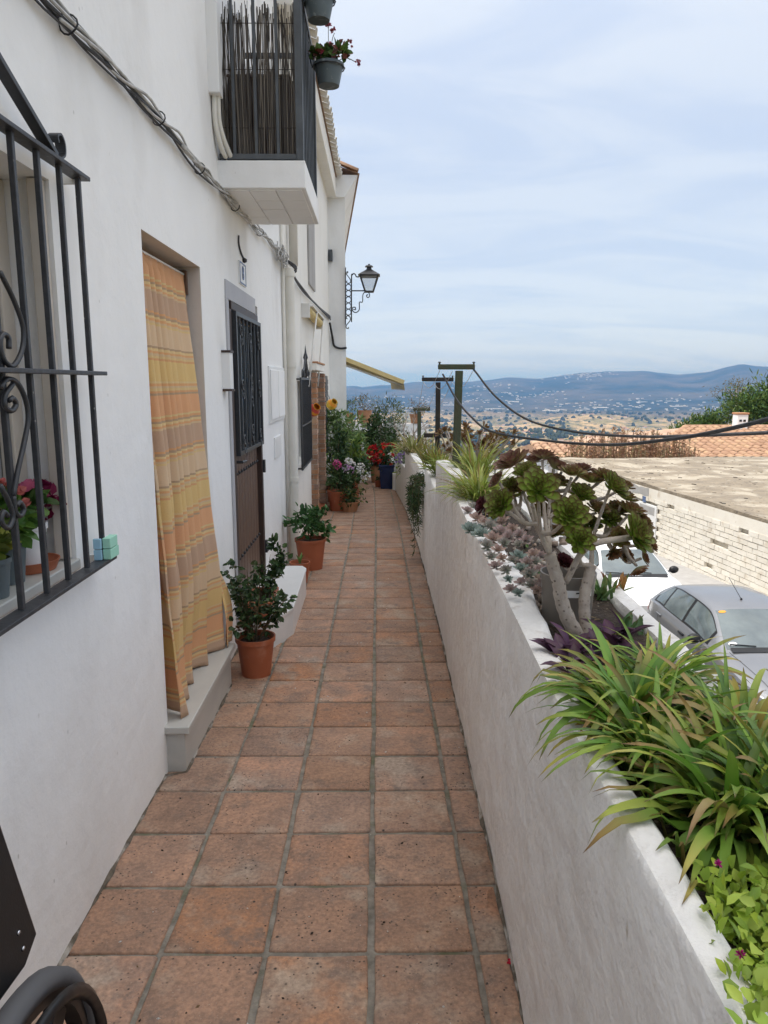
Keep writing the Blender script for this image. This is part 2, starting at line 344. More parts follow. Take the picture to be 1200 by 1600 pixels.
# ================================================================== SETTING: terrain, sea, haze
SKY = [(400, 603), (542, 604), (555, 603), (567, 605), (592, 602), (620, 601), (650, 597), (690, 596), (725, 597), (765, 594), (790, 590), (835, 593), (870, 588), (900, 584), (942, 582), (1000, 582),
       (1050, 587), (1100, 584), (1125, 577), (1150, 573), (1175, 576), (1200, 577), (1300, 574), (1500, 585)]
RIDGE = 8200.0
def ridge_h(az): return EYE + (598 - pw(590 + math.tan(max(-1.2, min(1.2, az))) * FPX, SKY)) / FPX * RIDGE
def hills(x, y, s, seed): return noise.fractal(V((x / s + seed, y / s, seed)), 1.0, 2.1, 5)
def terrain(x, y):
    r = math.hypot(x, y); az = math.atan2(x, y)
    if abs(az) > 1.3: az = math.copysign(1.3, az)
    base = pw(r, [(0, -7), (55, -7), (300, -38), (1000, -128), (1600, -140), (3000, -158), (4300, -165), (5200, -150)])
    if r > 70:
        a = ss(r, 350, 1100) * (1 - ss(r, 3600, 5200))
        base += a * (38 * hills(x, y, 560, 3.1) + 14 * abs(hills(x, y, 240, 8.2)) + 4 * hills(x, y, 90, 5))
    rise = ss(r, 4300, RIDGE)
    h = ridge_h(az)
    if r > 4000:
        n = hills(x, y, 1500, 11.3); k = rise * (1 - rise) * 4
        base = lerp(-160, h, rise ** 1.15) + 55 * n * k + 14 * hills(x, y, 420, 2.2) * k + ss(r, RIDGE * .985, RIDGE) * 9 * abs(hills(x, y, 240, 7)) if r <= RIDGE else lerp(h + 5, -260, ss(r, RIDGE, RIDGE + 2500))
    return base
mb = MB()
azs = [rad(a) for a in range(-180, -40, 7)] + [rad(-40 + .35 * i) for i in range(int(80 / .35) + 1)] + [rad(a) for a in range(41, 181, 7)]
rs = [30, 45, 70, 120, 200, 300, 420]; r = 500
while r < 4400: rs.append(r); r *= 1.028
while r < RIDGE: rs.append(r); r *= 1.016
rs += [RIDGE, RIDGE * 1.03, RIDGE * 1.1, RIDGE * 1.25, RIDGE * 1.4]
mb.add([(0, 0, -7)], [])
for a in azs:
    for r in rs: mb.v.append((r * math.sin(a), r * math.cos(a), terrain(r * math.sin(a), r * math.cos(a)))); mb.c.append((1, 1, 1))
nb = len(rs)
for i in range(len(azs)):
    j = (i + 1) % len(azs)
    mb.f.append((0, 1 + j * nb, 1 + i * nb))
    for k in range(nb - 1): mb.f.append((1 + i * nb + k, 1 + j * nb + k, 1 + j * nb + k + 1, 1 + i * nb + k + 1))
def terrain_mat():
    m = bpy.data.materials.new('terrain'); m.use_nodes = True; t = m.node_tree; p = t.nodes['Principled BSDF']; L = t.links.new
    g = t.nodes.new('ShaderNodeNewGeometry')
    def nz(s, d=6):
        q = t.nodes.new('ShaderNodeTexNoise'); L(g.outputs['Position'], q.inputs['Vector']); q.inputs['Scale'].default_value = s; q.inputs['Detail'].default_value = d; q.inputs['Roughness'].default_value = .62; return q.outputs['Fac']
    def rp(f, a, b):
        q = t.nodes.new('ShaderNodeMapRange'); L(f, q.inputs[0]); q.inputs[1].default_value = a; q.inputs[2].default_value = b; return q.outputs[0]
    def mx(f, a, b):
        q = t.nodes.new('ShaderNodeMix'); q.data_type = 'RGBA'; L(f, q.inputs[0])
        for i, x in ((6, a), (7, b)):
            if isinstance(x, tuple): q.inputs[i].default_value = (*x, 1)
            else: L(x, q.inputs[i])
        return q.outputs[2]
    tan = mx(rp(nz(.006), .4, .6), (.42, .31, .17), (.33, .24, .13))
    tan = mx(rp(nz(.0045, 3), .5, .56), tan, (.22, .185, .09))
    tan = mx(rp(nz(.03, 8), .50, .60), tan, (.075, .08, .038))
    far = mx(rp(nz(.0022, 8), .40, .60), (.028, .036, .022), (.085, .075, .05))
    far = mx(rp(nz(.010, 8), .60, .72), far, (.15, .13, .095))
    vd = t.nodes.new('ShaderNodeVectorMath'); vd.operation = 'LENGTH'; L(g.outputs['Position'], vd.inputs[0])
    L(mx(rp(vd.outputs['Value'], 2900, 4600), tan, far), p.inputs['Base Color']); p.inputs['Roughness'].default_value = .95; p.inputs['Specular IOR Level'].default_value = .1
    return m
M_['terrain'] = terrain_mat()
struct(mb.build('hills', M_['terrain'], smooth=True))
mb = MB(); mb.add([(0, 0, -205)] + [(24000 * math.sin(rad(a)), 24000 * math.cos(rad(a)), -205) for a in range(0, 360, 5)], [(0, 1 + (i + 1) % 72, 1 + i) for i in range(72)])
mk('sea', (.03, .07, .12), rough=.2); struct(mb.build('sea', M_['sea']))
# the air: even, thin haze over the whole valley
mb = MB(); mb.box(-24500, 24500, -24500, 24500, -280, 260)
hz = mb.build('haze', None, kind='stuff'); hm = bpy.data.materials.new('haze'); hm.use_nodes = True; ht = hm.node_tree; ht.nodes.clear()
hv = ht.nodes.new('ShaderNodeVolumePrincipled'); hv.inputs['Color'].default_value = (.14, .42, 1.0, 1); hv.inputs['Absorption Color'].default_value = (.55, .55, .55, 1); hv.inputs['Density'].default_value = 1.25e-4; hv.inputs['Anisotropy'].default_value = .35
ho = ht.nodes.new('ShaderNodeOutputMaterial'); ht.links.new(hv.outputs[0], ho.inputs['Volume']); hz.data.materials.append(hm)
tag(hz, 'thin blue haze over the valley', 'haze')

# ------------------------------------------------------------------ path: bed of mortar, every tile its own piece
def left_edge(y): return pw(y, [(-6, -.925), (11, -.92), (14, -.92), (16, -1.0), (26, -1.3)])
def wall_x(y): return pw(y, [(-2, .34), (1.66, .38), (2.33, .40), (4.8, .44), (7.9, .46), (11, .43), (13.5, .34), (16, .20), (20, .02), (26, -.25)])
mb = MB(); ys = [-3 + .5 * i for i in range(61)]
mb.grid(lambda u, v: (u, v, gz(v) - .003), [-1.5, -.9, -.4, 0, .4, 1.0], ys, flip=True)
for y0 in (-3, 27): mb.add([(-1.5, y0, gz(y0) - .006), (1, y0, gz(y0) - .006), (1, y0, -8), (-1.5, y0, -8)], [(0, 1, 2, 3) if y0 < 0 else (3, 2, 1, 0)])
path = struct(mb.build('path', M_['grout']))
P = .307; G = .0075
def tile_mesh(w, l, seed):
    rn = random.Random(seed); m = MB(); n = 4
    ring = []
    for k, (sx, sy) in enumerate(((-1, -1), (1, -1), (1, 1), (-1, 1))):
        ring.append((sx, sy))
    pts = []
    for k in range(4):
        a, b = ring[k], ring[(k + 1) % 4]
        for j in range(3):
            t = [.018, .5, .982][j]; x, y = lerp(a[0], b[0], t), lerp(a[1], b[1], t); e = rn.uniform(-.0035, .0030)
            dx, dy = (0, e) if k % 2 == 0 else (e, 0)
            pts.append((x * w / 2 + dx, y * l / 2 + dy))
    h = len(pts)
    vs = [(x, y, -.012) for x, y in pts] + [(x * .998, y * .998, .001) for x, y in pts] + [(x * (1 - .010 / w), y * (1 - .010 / l), .0045) for x, y in pts] + [(x * (1 - .05 / w), y * (1 - .05 / l), .0055 + rn.uniform(-.0006, .0006)) for x, y in pts] + [(0, 0, .0055)]
    fs = [(r * h + k, r * h + (k + 1) % h, (r + 1) * h + (k + 1) % h, (r + 1) * h + k) for r in range(3) for k in range(h)] + [(3 * h + k, 3 * h + (k + 1) % h, 4 * h) for k in range(h)]
    m.add(vs, fs); return m
cols = [(-.92, -.64), (-.64, -.333), (-.333, -.022), (-.022, .288), (.288, None)]
FULL = [tile_mesh(P - 2 * G, P - 2 * G, s).mesh('tile', M_['tile'], True) for s in range(6)]
rest = MB(); row = 0; y = -.55
sl = math.atan(SLOPE); nrows = 0
while y < 25.5:
    yc = y + P / 2; bend = pw(yc, [(9, 0), (14, -.05), (20, -.42), (26, -.95)])
    for ci, (a, b) in enumerate(cols):
        b = b if b is not None else wall_x(yc) - bend + .004
        if ci == 0: a = left_edge(yc) - .01 - bend
        if b - a < .03: continue
        wdt = b - a; seed = RN.randrange(10 ** 6)
        mt = Matrix.Translation((lerp(a, b, .5) + bend + RN.uniform(-.002, .002), yc + RN.uniform(-.003, .003), gz(yc) + RN.uniform(-.0012, .0012))) @ Matrix.Rotation(sl + RN.gauss(0, .005), 4, 'X') @ Matrix.Rotation(RN.gauss(0, .005), 4, 'Y') @ Matrix.Rotation(RN.uniform(-.008, .008), 4, 'Z')
        if yc < 9.6:
            if 0 < ci < 4: o = inst('tile', FULL[RN.randrange(6)], mt @ Matrix.Rotation(math.pi / 2 * RN.randrange(4), 4, 'Z'), path)
            else: o = inst('tile', tile_mesh(wdt - 2 * G, P - 2 * G, seed).mesh('tile', M_['tile'], True), mt, path)
        else:
            t = tile_mesh(wdt - 2 * G, P - 2 * G, seed); rest.add([mt @ V(q) for q in t.v], t.f)
    y += P
rest.build('far_tiles', M_['tile'], path, True, kind='stuff')
k = MB()
for fx_, sg in ((lambda y: -.921 if not 2.97 < y < 4.02 else -.841, 1), (lambda y: wall_x(y) + .002, -1)):
    ys_ = [.6 + .035 * i for i in range(300)]
    W_ = [.004 + .012 * max(0, noise.fractal(V((y * 6, sg, 3)), 1, 2, 4) + .35) for y in ys_]
    k.grid(lambda i, j: (fx_(ys_[int(i)]) + sg * (0 if j == 0 else W_[int(i)]), ys_[int(i)], gz(ys_[int(i)]) + (.006 + W_[int(i)] * .9 if j == 0 else .0058)), range(300), (0, 1), flip=sg < 0)
mk('joint_dirt', (.16, .13, .10), (.07, .06, .045), 30, 1, c3=(.36, .33, .29), s3=9, t3=(.5, .6))
o = k.build('joint_dirt', M_['joint_dirt'], path, kind='stuff')
# crumbs of plaster, dry bits and petals on the tiles
mb = MB()
for _ in range(260):
    yy = 1.5 + 7 * RN.random() ** 1.5; xx = RN.uniform(-.85, wall_x(yy) - .03); s = RN.choice([.0018, .0025, .0035, .0045]); z = gz(yy) + .0065
    c = RN.choice([(.7, .68, .64), (.6, .58, .55), (.05, .035, .03), (.05, .035, .03), (.09, .06, .04), (.2, .13, .07)])
    q = RN.random() * 6; u = V((math.cos(q), math.sin(q), 0)) * s * RN.uniform(.8, 2.2); n_ = V((-math.sin(q), math.cos(q), 0)) * s
    mb.add([V((xx, yy, z)) - u, V((xx, yy, z)) + n_, V((xx, yy, z)) + u, V((xx, yy, z)) - n_, V((xx, yy, z + s))], [(0, 1, 4), (1, 2, 4), (2, 3, 4), (3, 0, 4)], c)
tag(mb.build('litter', M_['leaf_matte'], kind='stuff'), 'pale crumbs and dry bits scattered on the terracotta tiles', 'litter')

# ================================================================== HOUSES on the left
XW = -.92
def wall_panel(mb, mp, us, vs, holes, depth, step=.22, uneven=.004):
    def cuts(lo, hi, extra):
        s = sorted(set([lo, hi] + [e for e in extra if lo < e < hi])); o = []
        for a, b in zip(s, s[1:]):
            n = max(1, round((b - a) / step)); o += [lerp(a, b, i / n) for i in range(n)]
        return o + [hi]
    U = cuts(us[0], us[1], [h[i] for h in holes for i in (0, 1)]); W = cuts(vs[0], vs[1], [h[i] for h in holes for i in (2, 3)])
    idx = {}
    def vid(i, j):
        if (i, j) not in idx:
            u, v = U[i], W[j]; edge = any(h[0] - .01 <= u <= h[1] + .01 and h[2] - .01 <= v <= h[3] + .01 for h in holes)
            e = 0 if edge else uneven * noise.fractal(V((u * .9, v * .9, 4)), 1, 2, 3)
            idx[i, j] = len(mb.v); mb.v.append(tuple(mp(u, v, e))); mb.c.append((1, 1, 1))
        return idx[i, j]
    for i in range(len(U) - 1):
        for j in range(len(W) - 1):
            uc, vc = (U[i] + U[i + 1]) / 2, (W[j] + W[j + 1]) / 2
            if any(h[0] < uc < h[1] and h[2] < vc < h[3] for h in holes): continue
            mb.f.append((vid(i, j), vid(i + 1, j), vid(i + 1, j + 1), vid(i, j + 1)))
    return mb
def reveal(mb, mp, h, depth, thick=True):
    a, b, c, d = h
    for p, q in (((a, c), (a, d)), ((a, d), (b, d)), ((b, d), (b, c)), ((b, c), (a, c))):
        mb.add([mp(*p, 0), mp(*q, 0), mp(*q, -depth), mp(*p, -depth)], [(0, 1, 2, 3)])
fx = lambda u, v, e: V((XW + e, u, v))          # facade on the plane X = XW, u = Y, v = Z, outward +X

WIN = (1.15, 2.20, 1.07, 2.16); DOORWAY = (3.02, 3.985, .13, 2.19); DOOR = (4.66, 5.83, .05, 2.17)
house = thing('house', (-3, 2, 0), 'long white rendered house on the left with curtained doorway, brown door and balcony', 'house')
mb = MB(); wall_panel(mb, fx, (-5, 7.38), (-.6, 5.4), [WIN, DOORWAY, DOOR], .2)
mb.box(-7, XW - .5, -5, 7.38, -1, 5.4)
mb.add([(XW, -5, -1), (XW, -5, 5.4), (-7, -5, 5.4), (-7, -5, -1)], [(0, 1, 2, 3)])
mb.add([(XW, -5, 5.4), (XW, 7.38, 5.4), (-1.6, 7.38, 5.4), (-1.6, -5, 5.4)], [(0, 1, 2, 3)])
mb.build('wall', M_['plaster'], house, True, sharp=35)
mb = MB(); reveal(mb, fx, WIN, .2); mb.build('window_reveal', M_['plaster'], house)
mb = MB(); reveal(mb, fx, DOOR, .06); mb.build('door_reveal', M_['plaster'], house)
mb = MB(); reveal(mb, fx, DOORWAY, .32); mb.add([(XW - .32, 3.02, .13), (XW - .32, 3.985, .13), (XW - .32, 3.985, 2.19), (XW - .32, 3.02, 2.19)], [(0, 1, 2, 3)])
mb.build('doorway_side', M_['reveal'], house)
mb = MB(); mb.add([(-.72, -5, 5.42), (-.72, 7.38, 5.42), (-4, 7.38, 6.4), (-4, -5, 6.4), (-7.3, 7.38, 5.4), (-7.3, -5, 5.4)], [(0, 1, 2, 3), (3, 2, 4, 5)])
mb.add([(-.72, -5, 5.40), (-.72, 7.38, 5.40), (-.92, 7.38, 5.3), (-.92, -5, 5.3)], [(3, 2, 1, 0)])
mb.build('roof', M_['roof_tile'], house)
# barred window: sill, frame, panes
wn = MB(); wn.box(XW - .215, XW - .17, 1.15, 2.20, 1.07, 2.16); win = wn.build('window', M_['glass_frost'], house)
mb = MB(); mb.box(XW - .20, XW + .012, 1.12, 2.20, 1.04, 1.072); mb.build('sill', M_['marble'], win, bevel=.004)
mb = MB()
mb.box(XW - .168, XW - .125, 2.13, 2.198, 1.073, 2.158); mb.box(XW - .168, XW - .125, 1.15, 1.22, 1.073, 2.158); mb.box(XW - .168, XW - .125, 1.221, 2.129, 2.09, 2.158)
mb.box(XW - .168, XW - .125, 1.221, 2.129, 1.073, 1.13); mb.box(XW - .167, XW - .128, 1.82, 1.87, 1.131, 2.089); mb.build('frame', M_['marble_beige'], win, bevel=.004)
mb = MB(); mb.box(XW - .05, XW - .012, 2.165, 2.1985, 1.075, 2.157); mb.build('jamb_strip', M_['marble_beige'], win, bevel=.003)

# wrought-iron window grille with scrolls
XG = -.868
gr = thing('window_grille', (XG, 1.7, 1.05), 'black wrought iron window grille with scrolls, at the left edge', 'grille')
def bars(name, segs, w, h, m, parent, bevel=.002):
    for a, b in segs: k = MB(); k.bar(a, b, w, h); k.build(name, m, parent, bevel=bevel)
bars('bar', [((XG, yb, 1.055), (XG, yb, 2.185)) for yb in (1.11, 1.23, 1.36, 1.48, 1.60, 1.735, 1.875, 2.01, 2.145, 2.275)], .0145, .0145, M_['iron_worn'], gr)
bars('rail', [((XG, 1.0, 1.045), (XG, 2.335, 1.045)), ((XG, 1.0, 2.19), (XG, 2.315, 2.19)), ((XG + .012, 1.0, 1.628), (XG + .012, 2.32, 1.628))], .045, .012, M_['iron_worn'], gr)
bars('tie', [((XG, 2.30, 1.045), (XW - .02, 2.30, 1.045)), ((XG, 2.29, 2.185), (XW - .02, 2.29, 2.185)), ((XG, 1.02, 2.185), (XW - .02, 1.02, 2.185))], .012, .03, M_['white_metal'], gr)
k = MB(); k.bar((XG, 2.115, 2.20), (XG, 1.62, 2.425), .03, .016); k.build('top_brace', M_['iron'], gr, bevel=.002)
def scroll(pts, r=.007, name='scroll', parent=gr, m='iron', n=5):
    k = MB(); k.tube(spline(pts, 5), r, 6); return k.build(name, M_[m], parent, True)
def spiral(cy, cz, X, r0, turns, a0, sgn=1, n=14): return [V((X, cy + math.cos(a0 + sgn * t / n * turns * 6.283) * r0 * (1 - .75 * t / n), cz + math.sin(a0 + sgn * t / n * turns * 6.283) * r0 * (1 - .75 * t / n))) for t in range(n + 1)]
k = MB(); pts = [V((XG, 2.135, 2.197)), V((XG, 2.165, 2.215)), V((XG, 2.168, 2.245)), V((XG, 2.148, 2.262)), V((XG, 2.125, 2.252)), V((XG, 2.128, 2.236))]; sp_ = spline(pts, 4)
for a, b in zip(sp_, sp_[1:]): k.bar(a, b, .028, .007, up=(1, 0, 0)) if False else k.obox((a + b) / 2, (b - a) * .55, V((.014, 0, 0)), V((0, -(b - a).z, (b - a).y)).normalized() * .003)
k.build('curl', M_['iron'], gr)
XS = XG + .012
for pp in ([(0, 425), (22, 470), (36, 512), (34, 548), (20, 572), (5, 560), (0, 535), (5, 522), (13, 528), (14, 545)],
           [(0, 606), (12, 592), (28, 600), (40, 625), (44, 655), (38, 690), (28, 735), (21, 775)],
           [(20, 600), (8, 618), (8, 635), (18, 642), (25, 632), (20, 622), (14, 626)],
           [(0, 758), (15, 788), (20, 810), (12, 825), (2, 815), (5, 800), (12, 806)],
           [(21, 775), (24, 800), (32, 806), (37, 796), (31, 785), (26, 790)]):
    scroll([onX(x, y_, XS) for x, y_ in pp], .0065)

# foam corner guard on the grille
fg = thing('foam_guard', (XG, 2.3, 1.05), 'pale green foam block taped round the lower corner of the window grille', 'foam guard')
for z0 in (1.052, 1.087):
    k = MB(); k.box(XG + .005, XG + .03, 2.262, 2.335 - (.008 if z0 > 1.06 else 0), z0, z0 + .033); k.build('foam_block', M_['foam_green'], fg, bevel=.002)
    k = MB(); k.box(XG - .02, XG + .004, 2.250, 2.262, z0, z0 + .033); k.build('foam_side', M_['foam_blue'], fg, bevel=.002)

# brown door with its iron grille
XD = XW - .03
dr = MB(); dr.box(XD - .03, XD, 4.74, 5.76, .05, 2.05); door = dr.build('door', M_['wood_dark'], house)
for i in range(9):
    k = MB(); k.box(XD, XD + .008, 4.75 + i * .111, 4.75 + i * .111 + .104, .06, 1.12); k.build('board', M_['wood_dark'], door, bevel=.003)
k = MB(); k.box(XD - .03, XW + .012, 4.665, 4.735, .05, 2.05); k.box(XD - .03, XW + .012, 5.765, 5.826, .05, 2.05); k.box(XD - .03, XW + .012, 4.736, 5.764, 2.05, 2.10); k.build('frame', M_['wood_darker'], house, bevel=.004)
k = MB(); k.box(XW - .02, XW + .010, 4.60, 5.68, 2.103, 2.215); k.box(XW - .0, XW + .012, 4.598, 4.66, .05, 2.102); k.build('lintel_plate', M_['lead_grey'], house, bevel=.003)
for i in range(11):
    for zz in (1.0, .42):
        k = MB(); k.lathe((XD + .008, 4.79 + i * .092, zz), [(.014, 0), (.012, .008), (.005, .014), (0, .015)], 8, axis=(1, 0, 0)); k.build('stud', M_['iron'], door, True)
k = MB(); k.box(XD + .008, XD + .014, 4.80, 4.86, 1.02, 1.12); k.tube([(XD + .012, 4.83, 1.085), (XD + .06, 4.83, 1.085), (XD + .065, 4.95, 1.08)], .010, 8); k.build('handle', M_['iron'], door)
for zz in (.25, .9): k = MB(); k.box(XW + .012, XW + .03, 5.80, 5.84, zz, zz + .1); k.build('hinge', M_['iron'], door)
k = MB(); k.box(XD + .001, XD + .012, 4.83, 5.70, 1.17, 2.0); k.build('door_glass', M_['glass_dark'], door)
dg = MB(); F0 = XW + .035
for a, b in (((4.78, 1.13), (4.78, 2.045)), ((5.74, 1.13), (5.74, 2.045))): dg.box(XD, F0, a[0] - .016, a[0] + .016, a[1], b[1])
dg.box(XD, F0, 4.797, 5.723, 1.13, 1.158); dg.box(XD, F0, 4.797, 5.723, 2.017, 2.045); dgo = dg.build('door_grille', M_['iron'], door, bevel=.002)
for i in range(6): k = MB(); yb = 4.90 + i * .145; k.box(F0 - .014, F0 - .002, yb - .006, yb + .006, 1.158, 2.017); k.build('grille_bar', M_['grey_iron'], dgo)
for yy, zz in ((5.26, 1.9), (5.26, 1.62), (5.26, 1.52), (5.26, 1.27), (4.92, 1.93), (5.6, 1.93), (4.92, 1.22), (5.6, 1.22), (4.92, 1.58), (5.6, 1.58)):
    k = MB(); k.tube(spiral(yy, zz, F0, .045, 1.2, 0, 1), .005, 5); k.tube(spiral(yy + .02, zz - .06, F0, .04, 1.1, 2, -1), .005, 5); k.build('grille_scroll', M_['grey_iron'], dgo, True)
for s in (-1, 1):
    k = MB(); k.tube([(F0, 5.26 + s * (.03 + .03 * math.sin(t * .9)), 1.2 + t * .1) for t in range(8)], .006, 5); k.build('grille_scroll', M_['grey_iron'], dgo, True)
# doorstep slabs
k = MB(); k.box(XW - .32, -.815, 2.97, 4.02, .105, .137); st = k.build('doorstep', M_['marble'], house, bevel=.004)
k = MB(); k.box(XW - .2, -.84, 2.99, 4.0, -.25, .104); k.build('riser', M_['marble'], st, bevel=.002)
def prism(poly, z0, z1):
    k = MB(); n = len(poly); k.add([(x, y_, z0) for x, y_ in poly] + [(x, y_, z1) for x, y_ in poly], [tuple(range(n))[::-1], tuple(range(n, 2 * n))] + [(i, (i + 1) % n, n + (i + 1) % n, n + i) for i in range(n)]); return k
poly = [(XW - .01, 4.60), (-.70, 4.60), (-.585, 4.92), (-.60, 6.02), (-.64, 6.10), (XW - .01, 6.10)]
s2 = prism([(x * .995 - .008, lerp(5.3, y_, .99)) for x, y_ in poly], -.3, .035).build('entrance_step', M_['white_step'], house, bevel=.003)
prism(poly, .036, .066).build('step_slab', M_['white_step'], s2, bevel=.006)
# meter cabinet, small hatch, letter box, number plaque
k = MB(); k.box(XW - .01, XW + .018, 6.27, 7.22, 1.26, 1.74); cb = k.build('meter_cabinet', M_['plastic_white'], house, bevel=.004)
for a, b in ((6.30, 6.73), (6.76, 7.19)): k = MB(); k.box(XW + .0185, XW + .028, a, b, 1.29, 1.71); k.build('cabinet_door', M_['plaster'], cb, bevel=.004)
k = MB(); k.box(XW - .01, XW + .012, 6.55, 6.95, .93, 1.12); k.build('wall_hatch', M_['plastic_white'], house, bevel=.004)
k = MB(); k.box(XW - .01, XW + .05, 4.44, 4.53, 1.56, 1.78); lb = k.build('letter_box', M_['plastic_white'], house, bevel=.004)
for zz in (1.55, 1.775): k = MB(); k.box(XW - .005, XW + .056, 4.435, 4.535, zz, zz + .014); k.build('trim', M_['wood_darker'], lb)
k = MB(); k.box(XW - .005, XW + .010, 5.08, 5.31, 2.25, 2.40); pl = k.build('number_plaque', M_['plastic_white'], house, bevel=.003); mk('plaque_blue', (.09, .14, .27), rough=.4)
k = MB(); fr = XW + .0105
for a in ((5.085, 5.305, 2.255, 2.264), (5.085, 5.305, 2.386, 2.395), (5.085, 5.094, 2.265, 2.385), (5.296, 5.305, 2.265, 2.385)): k.box(fr - .004, fr + .002, *a)
k.build('border', M_['plaque_blue'], pl)
fc = bpy.data.curves.new('digit', 'FONT'); fc.body = '8'; fc.size = .13; fc.extrude = .0015; fc.align_x = 'CENTER'; fc.align_y = 'CENTER'; fc.materials.append(M_['plaque_blue'])
fo = bpy.data.objects.new('digit_tmp', fc); C.objects.link(fo); dgp = bpy.context.evaluated_depsgraph_get(); fm = bpy.data.meshes.new_from_object(fo.evaluated_get(dgp)); C.objects.unlink(fo); bpy.data.objects.remove(fo)
do = bpy.data.objects.new('digit', fm); link(do, pl); do.matrix_basis = Matrix.Translation((fr + .002, 5.195, 2.325)) @ Matrix(((0, 0, 1, 0), (1, 0, 0, 0), (0, 1, 0, 0), (0, 0, 0, 1)))

# balcony
bal = MB(); bal.box(XW - .02, -.415, 4.53, 5.52, 2.71, 2.862); balo = bal.build('balcony_slab', M_['plaster'], house, bevel=.006)
for i in range(4):
    for j in range(3):
        k = MB(); k.box(-.90 + j * .155, -.90 + j * .155 + .15, 4.56 + i * .235, 4.56 + i * .235 + .228, 2.701 + RN.uniform(0, .003), 2.712); k.build('soffit_tile', M_['plaster'], balo, bevel=.003)
ry = (4.555, 5.50); xr = -.445
def rail(a, b, wd, m='grey_iron', name='rail'): k = MB(); k.bar(a, b, wd); return k.build(name, M_[m], balo, bevel=.002)
for yy in ry: rail((xr, yy, 2.865), (xr, yy, 3.86), .042, name='post')
for zz in (2.885, 3.80):
    for yy in ry: rail((XW + .01, yy, zz), (xr - .022, yy, zz), .03)
    rail((xr, ry[0] + .022, zz), (xr, ry[1] - .022, zz), .03)
for yy in ry:
    for i in range(3): rail((XW + .10 + i * .125, yy, 2.9), (XW + .10 + i * .125, yy, 3.786), .017, name='baluster')
for i in range(8): rail((xr, ry[0] + .105 + i * .106, 2.9), (xr, ry[0] + .105 + i * .106, 3.786), .017, name='baluster')
sr = MB()                                       # reed screen tied inside the railing
def reeds(p0, p1, n, zt):
    for i in range(n):
        t = (i + RN.random() * .8) / n; p = lerp(V(p0), V(p1), t); nx = (V(p1) - V(p0)).normalized(); lean = RN.gauss(0, .018); z1 = zt + RN.uniform(-.10, .02)
        bow = RN.gauss(0, .01); c = RN.choice([(.085, .075, .065), (.12, .105, .09), (.06, .052, .046), (.19, .165, .135), (.08, .07, .062)])
        if RN.random() < .03: continue
        off = V((RN.uniform(-.008, .008), RN.uniform(-.008, .008), 0))
        sr.tube([p + off + V((0, 0, 2.88)), p + off + nx * (lean * .5 + bow) + V((0, 0, (2.88 + z1) / 2)), p + off + nx * lean + V((0, 0, z1))], RN.uniform(.0018, .0034), 4, True, c)
reeds((XW + .02, 4.585, 0), (xr - .03, 4.585, 0), 165, 3.70); reeds((xr - .03, 4.6, 0), (xr - .03, 5.46, 0), 190, 3.72); reeds((XW + .02, 5.46, 0), (xr - .03, 5.46, 0), 95, 3.70)
for zz in (3.05, 3.36, 3.60): sr.tube([(XW + .02, 4.578, zz), (xr - .02, 4.578, zz)], .002, 4, True, (.05, .04, .035))
scr = sr.build('reed_screen', M_['reed'], kind='stuff'); tag(scr, 'brown reed screen tied inside the balcony railing', 'reed screen')
# a dark chest standing behind the screen
k = MB(); k.box(XW + .03, -.52, 4.75, 5.35, 2.864, 3.38); bx = k.build('balcony_chest', M_['wood_darker'], bevel=.01); tag(bx, 'dark wooden chest standing behind the reed screen of the balcony', 'chest')
k = MB(); k.box(XW + .03, -.515, 4.745, 5.355, 3.383, 3.40); k.build('lid', M_['wood_dark'], bx, bevel=.004)
# pipe trunking beside the balcony
k = MB(); k.box(XW - .005, XW + .06, 4.36, 4.46, 3.16, 5.28); tr = k.build('pipe_trunking', M_['plastic_white'], bevel=.006); tag(tr, 'white plastic pipe trunking on the wall beside the balcony', 'trunking')
for dx in (0, .03): k = MB(); k.tube(spline([(XW + .02 + dx * .6, 4.41 + dx * .4, 3.18), (XW + .02 + dx * .6, 4.42 + dx, 3.02), (XW + .04 + dx, 4.50 + dx, 2.90), (XW + .06 + dx, 4.62, 2.875)], 6), .014, 8); k.build('pipe', M_['pipe_cream'], tr, True)

# ---- second house: cream, brick door surround, awning
house2 = thing('cream_house', (-3, 11, -.3), 'cream rendered house beyond the downpipe with brick door surround', 'house')
W2 = (8.62, 9.72, .64, 1.62); D2 = (10.42, 11.2, -.2, 1.78)
fx2 = lambda u, v, e: V((XW - .004 + e, u, v))
mb = MB(); wall_panel(mb, fx2, (7.381, 14.5), (-.9, 5.3), [W2, D2], .2); mb.box(-7, XW - .5, 7.4, 14.5, -1, 5.3); mb.build('wall', M_['plaster_cream'], house2, True, sharp=35)
mb = MB(); reveal(mb, fx2, W2, .15); mb.build('window_reveal', M_['plaster_cream'], house2)
mb = MB(); reveal(mb, fx2, D2, .3); mb.build('door_reveal', M_['plaster_cream'], house2)
k = MB(); k.box(XW - .2, XW - .15, *W2); k.build('window_pane', M_['glass_dark'], house2)
k = MB(); k.box(XW - .35, XW - .3, *D2); k.build('inner_door', M_['wood_darker'], house2)
k = MB(); k.box(XW - .02, XW + .16, 7.385, 14.48, 4.98, 5.30); k.build('cornice', M_['plaster_cream'], house2, bevel=.01)
rf = MB(); rf.add([(-.74, 7.385, 5.315), (-.74, 14.5, 5.315), (-4, 14.5, 6.5), (-4, 7.385, 6.5), (-7.2, 14.5, 5.3), (-7.2, 7.385, 5.3)], [(0, 1, 2, 3), (3, 2, 4, 5)]); rfo = rf.build('roof', M_['roof_tile'], house2)
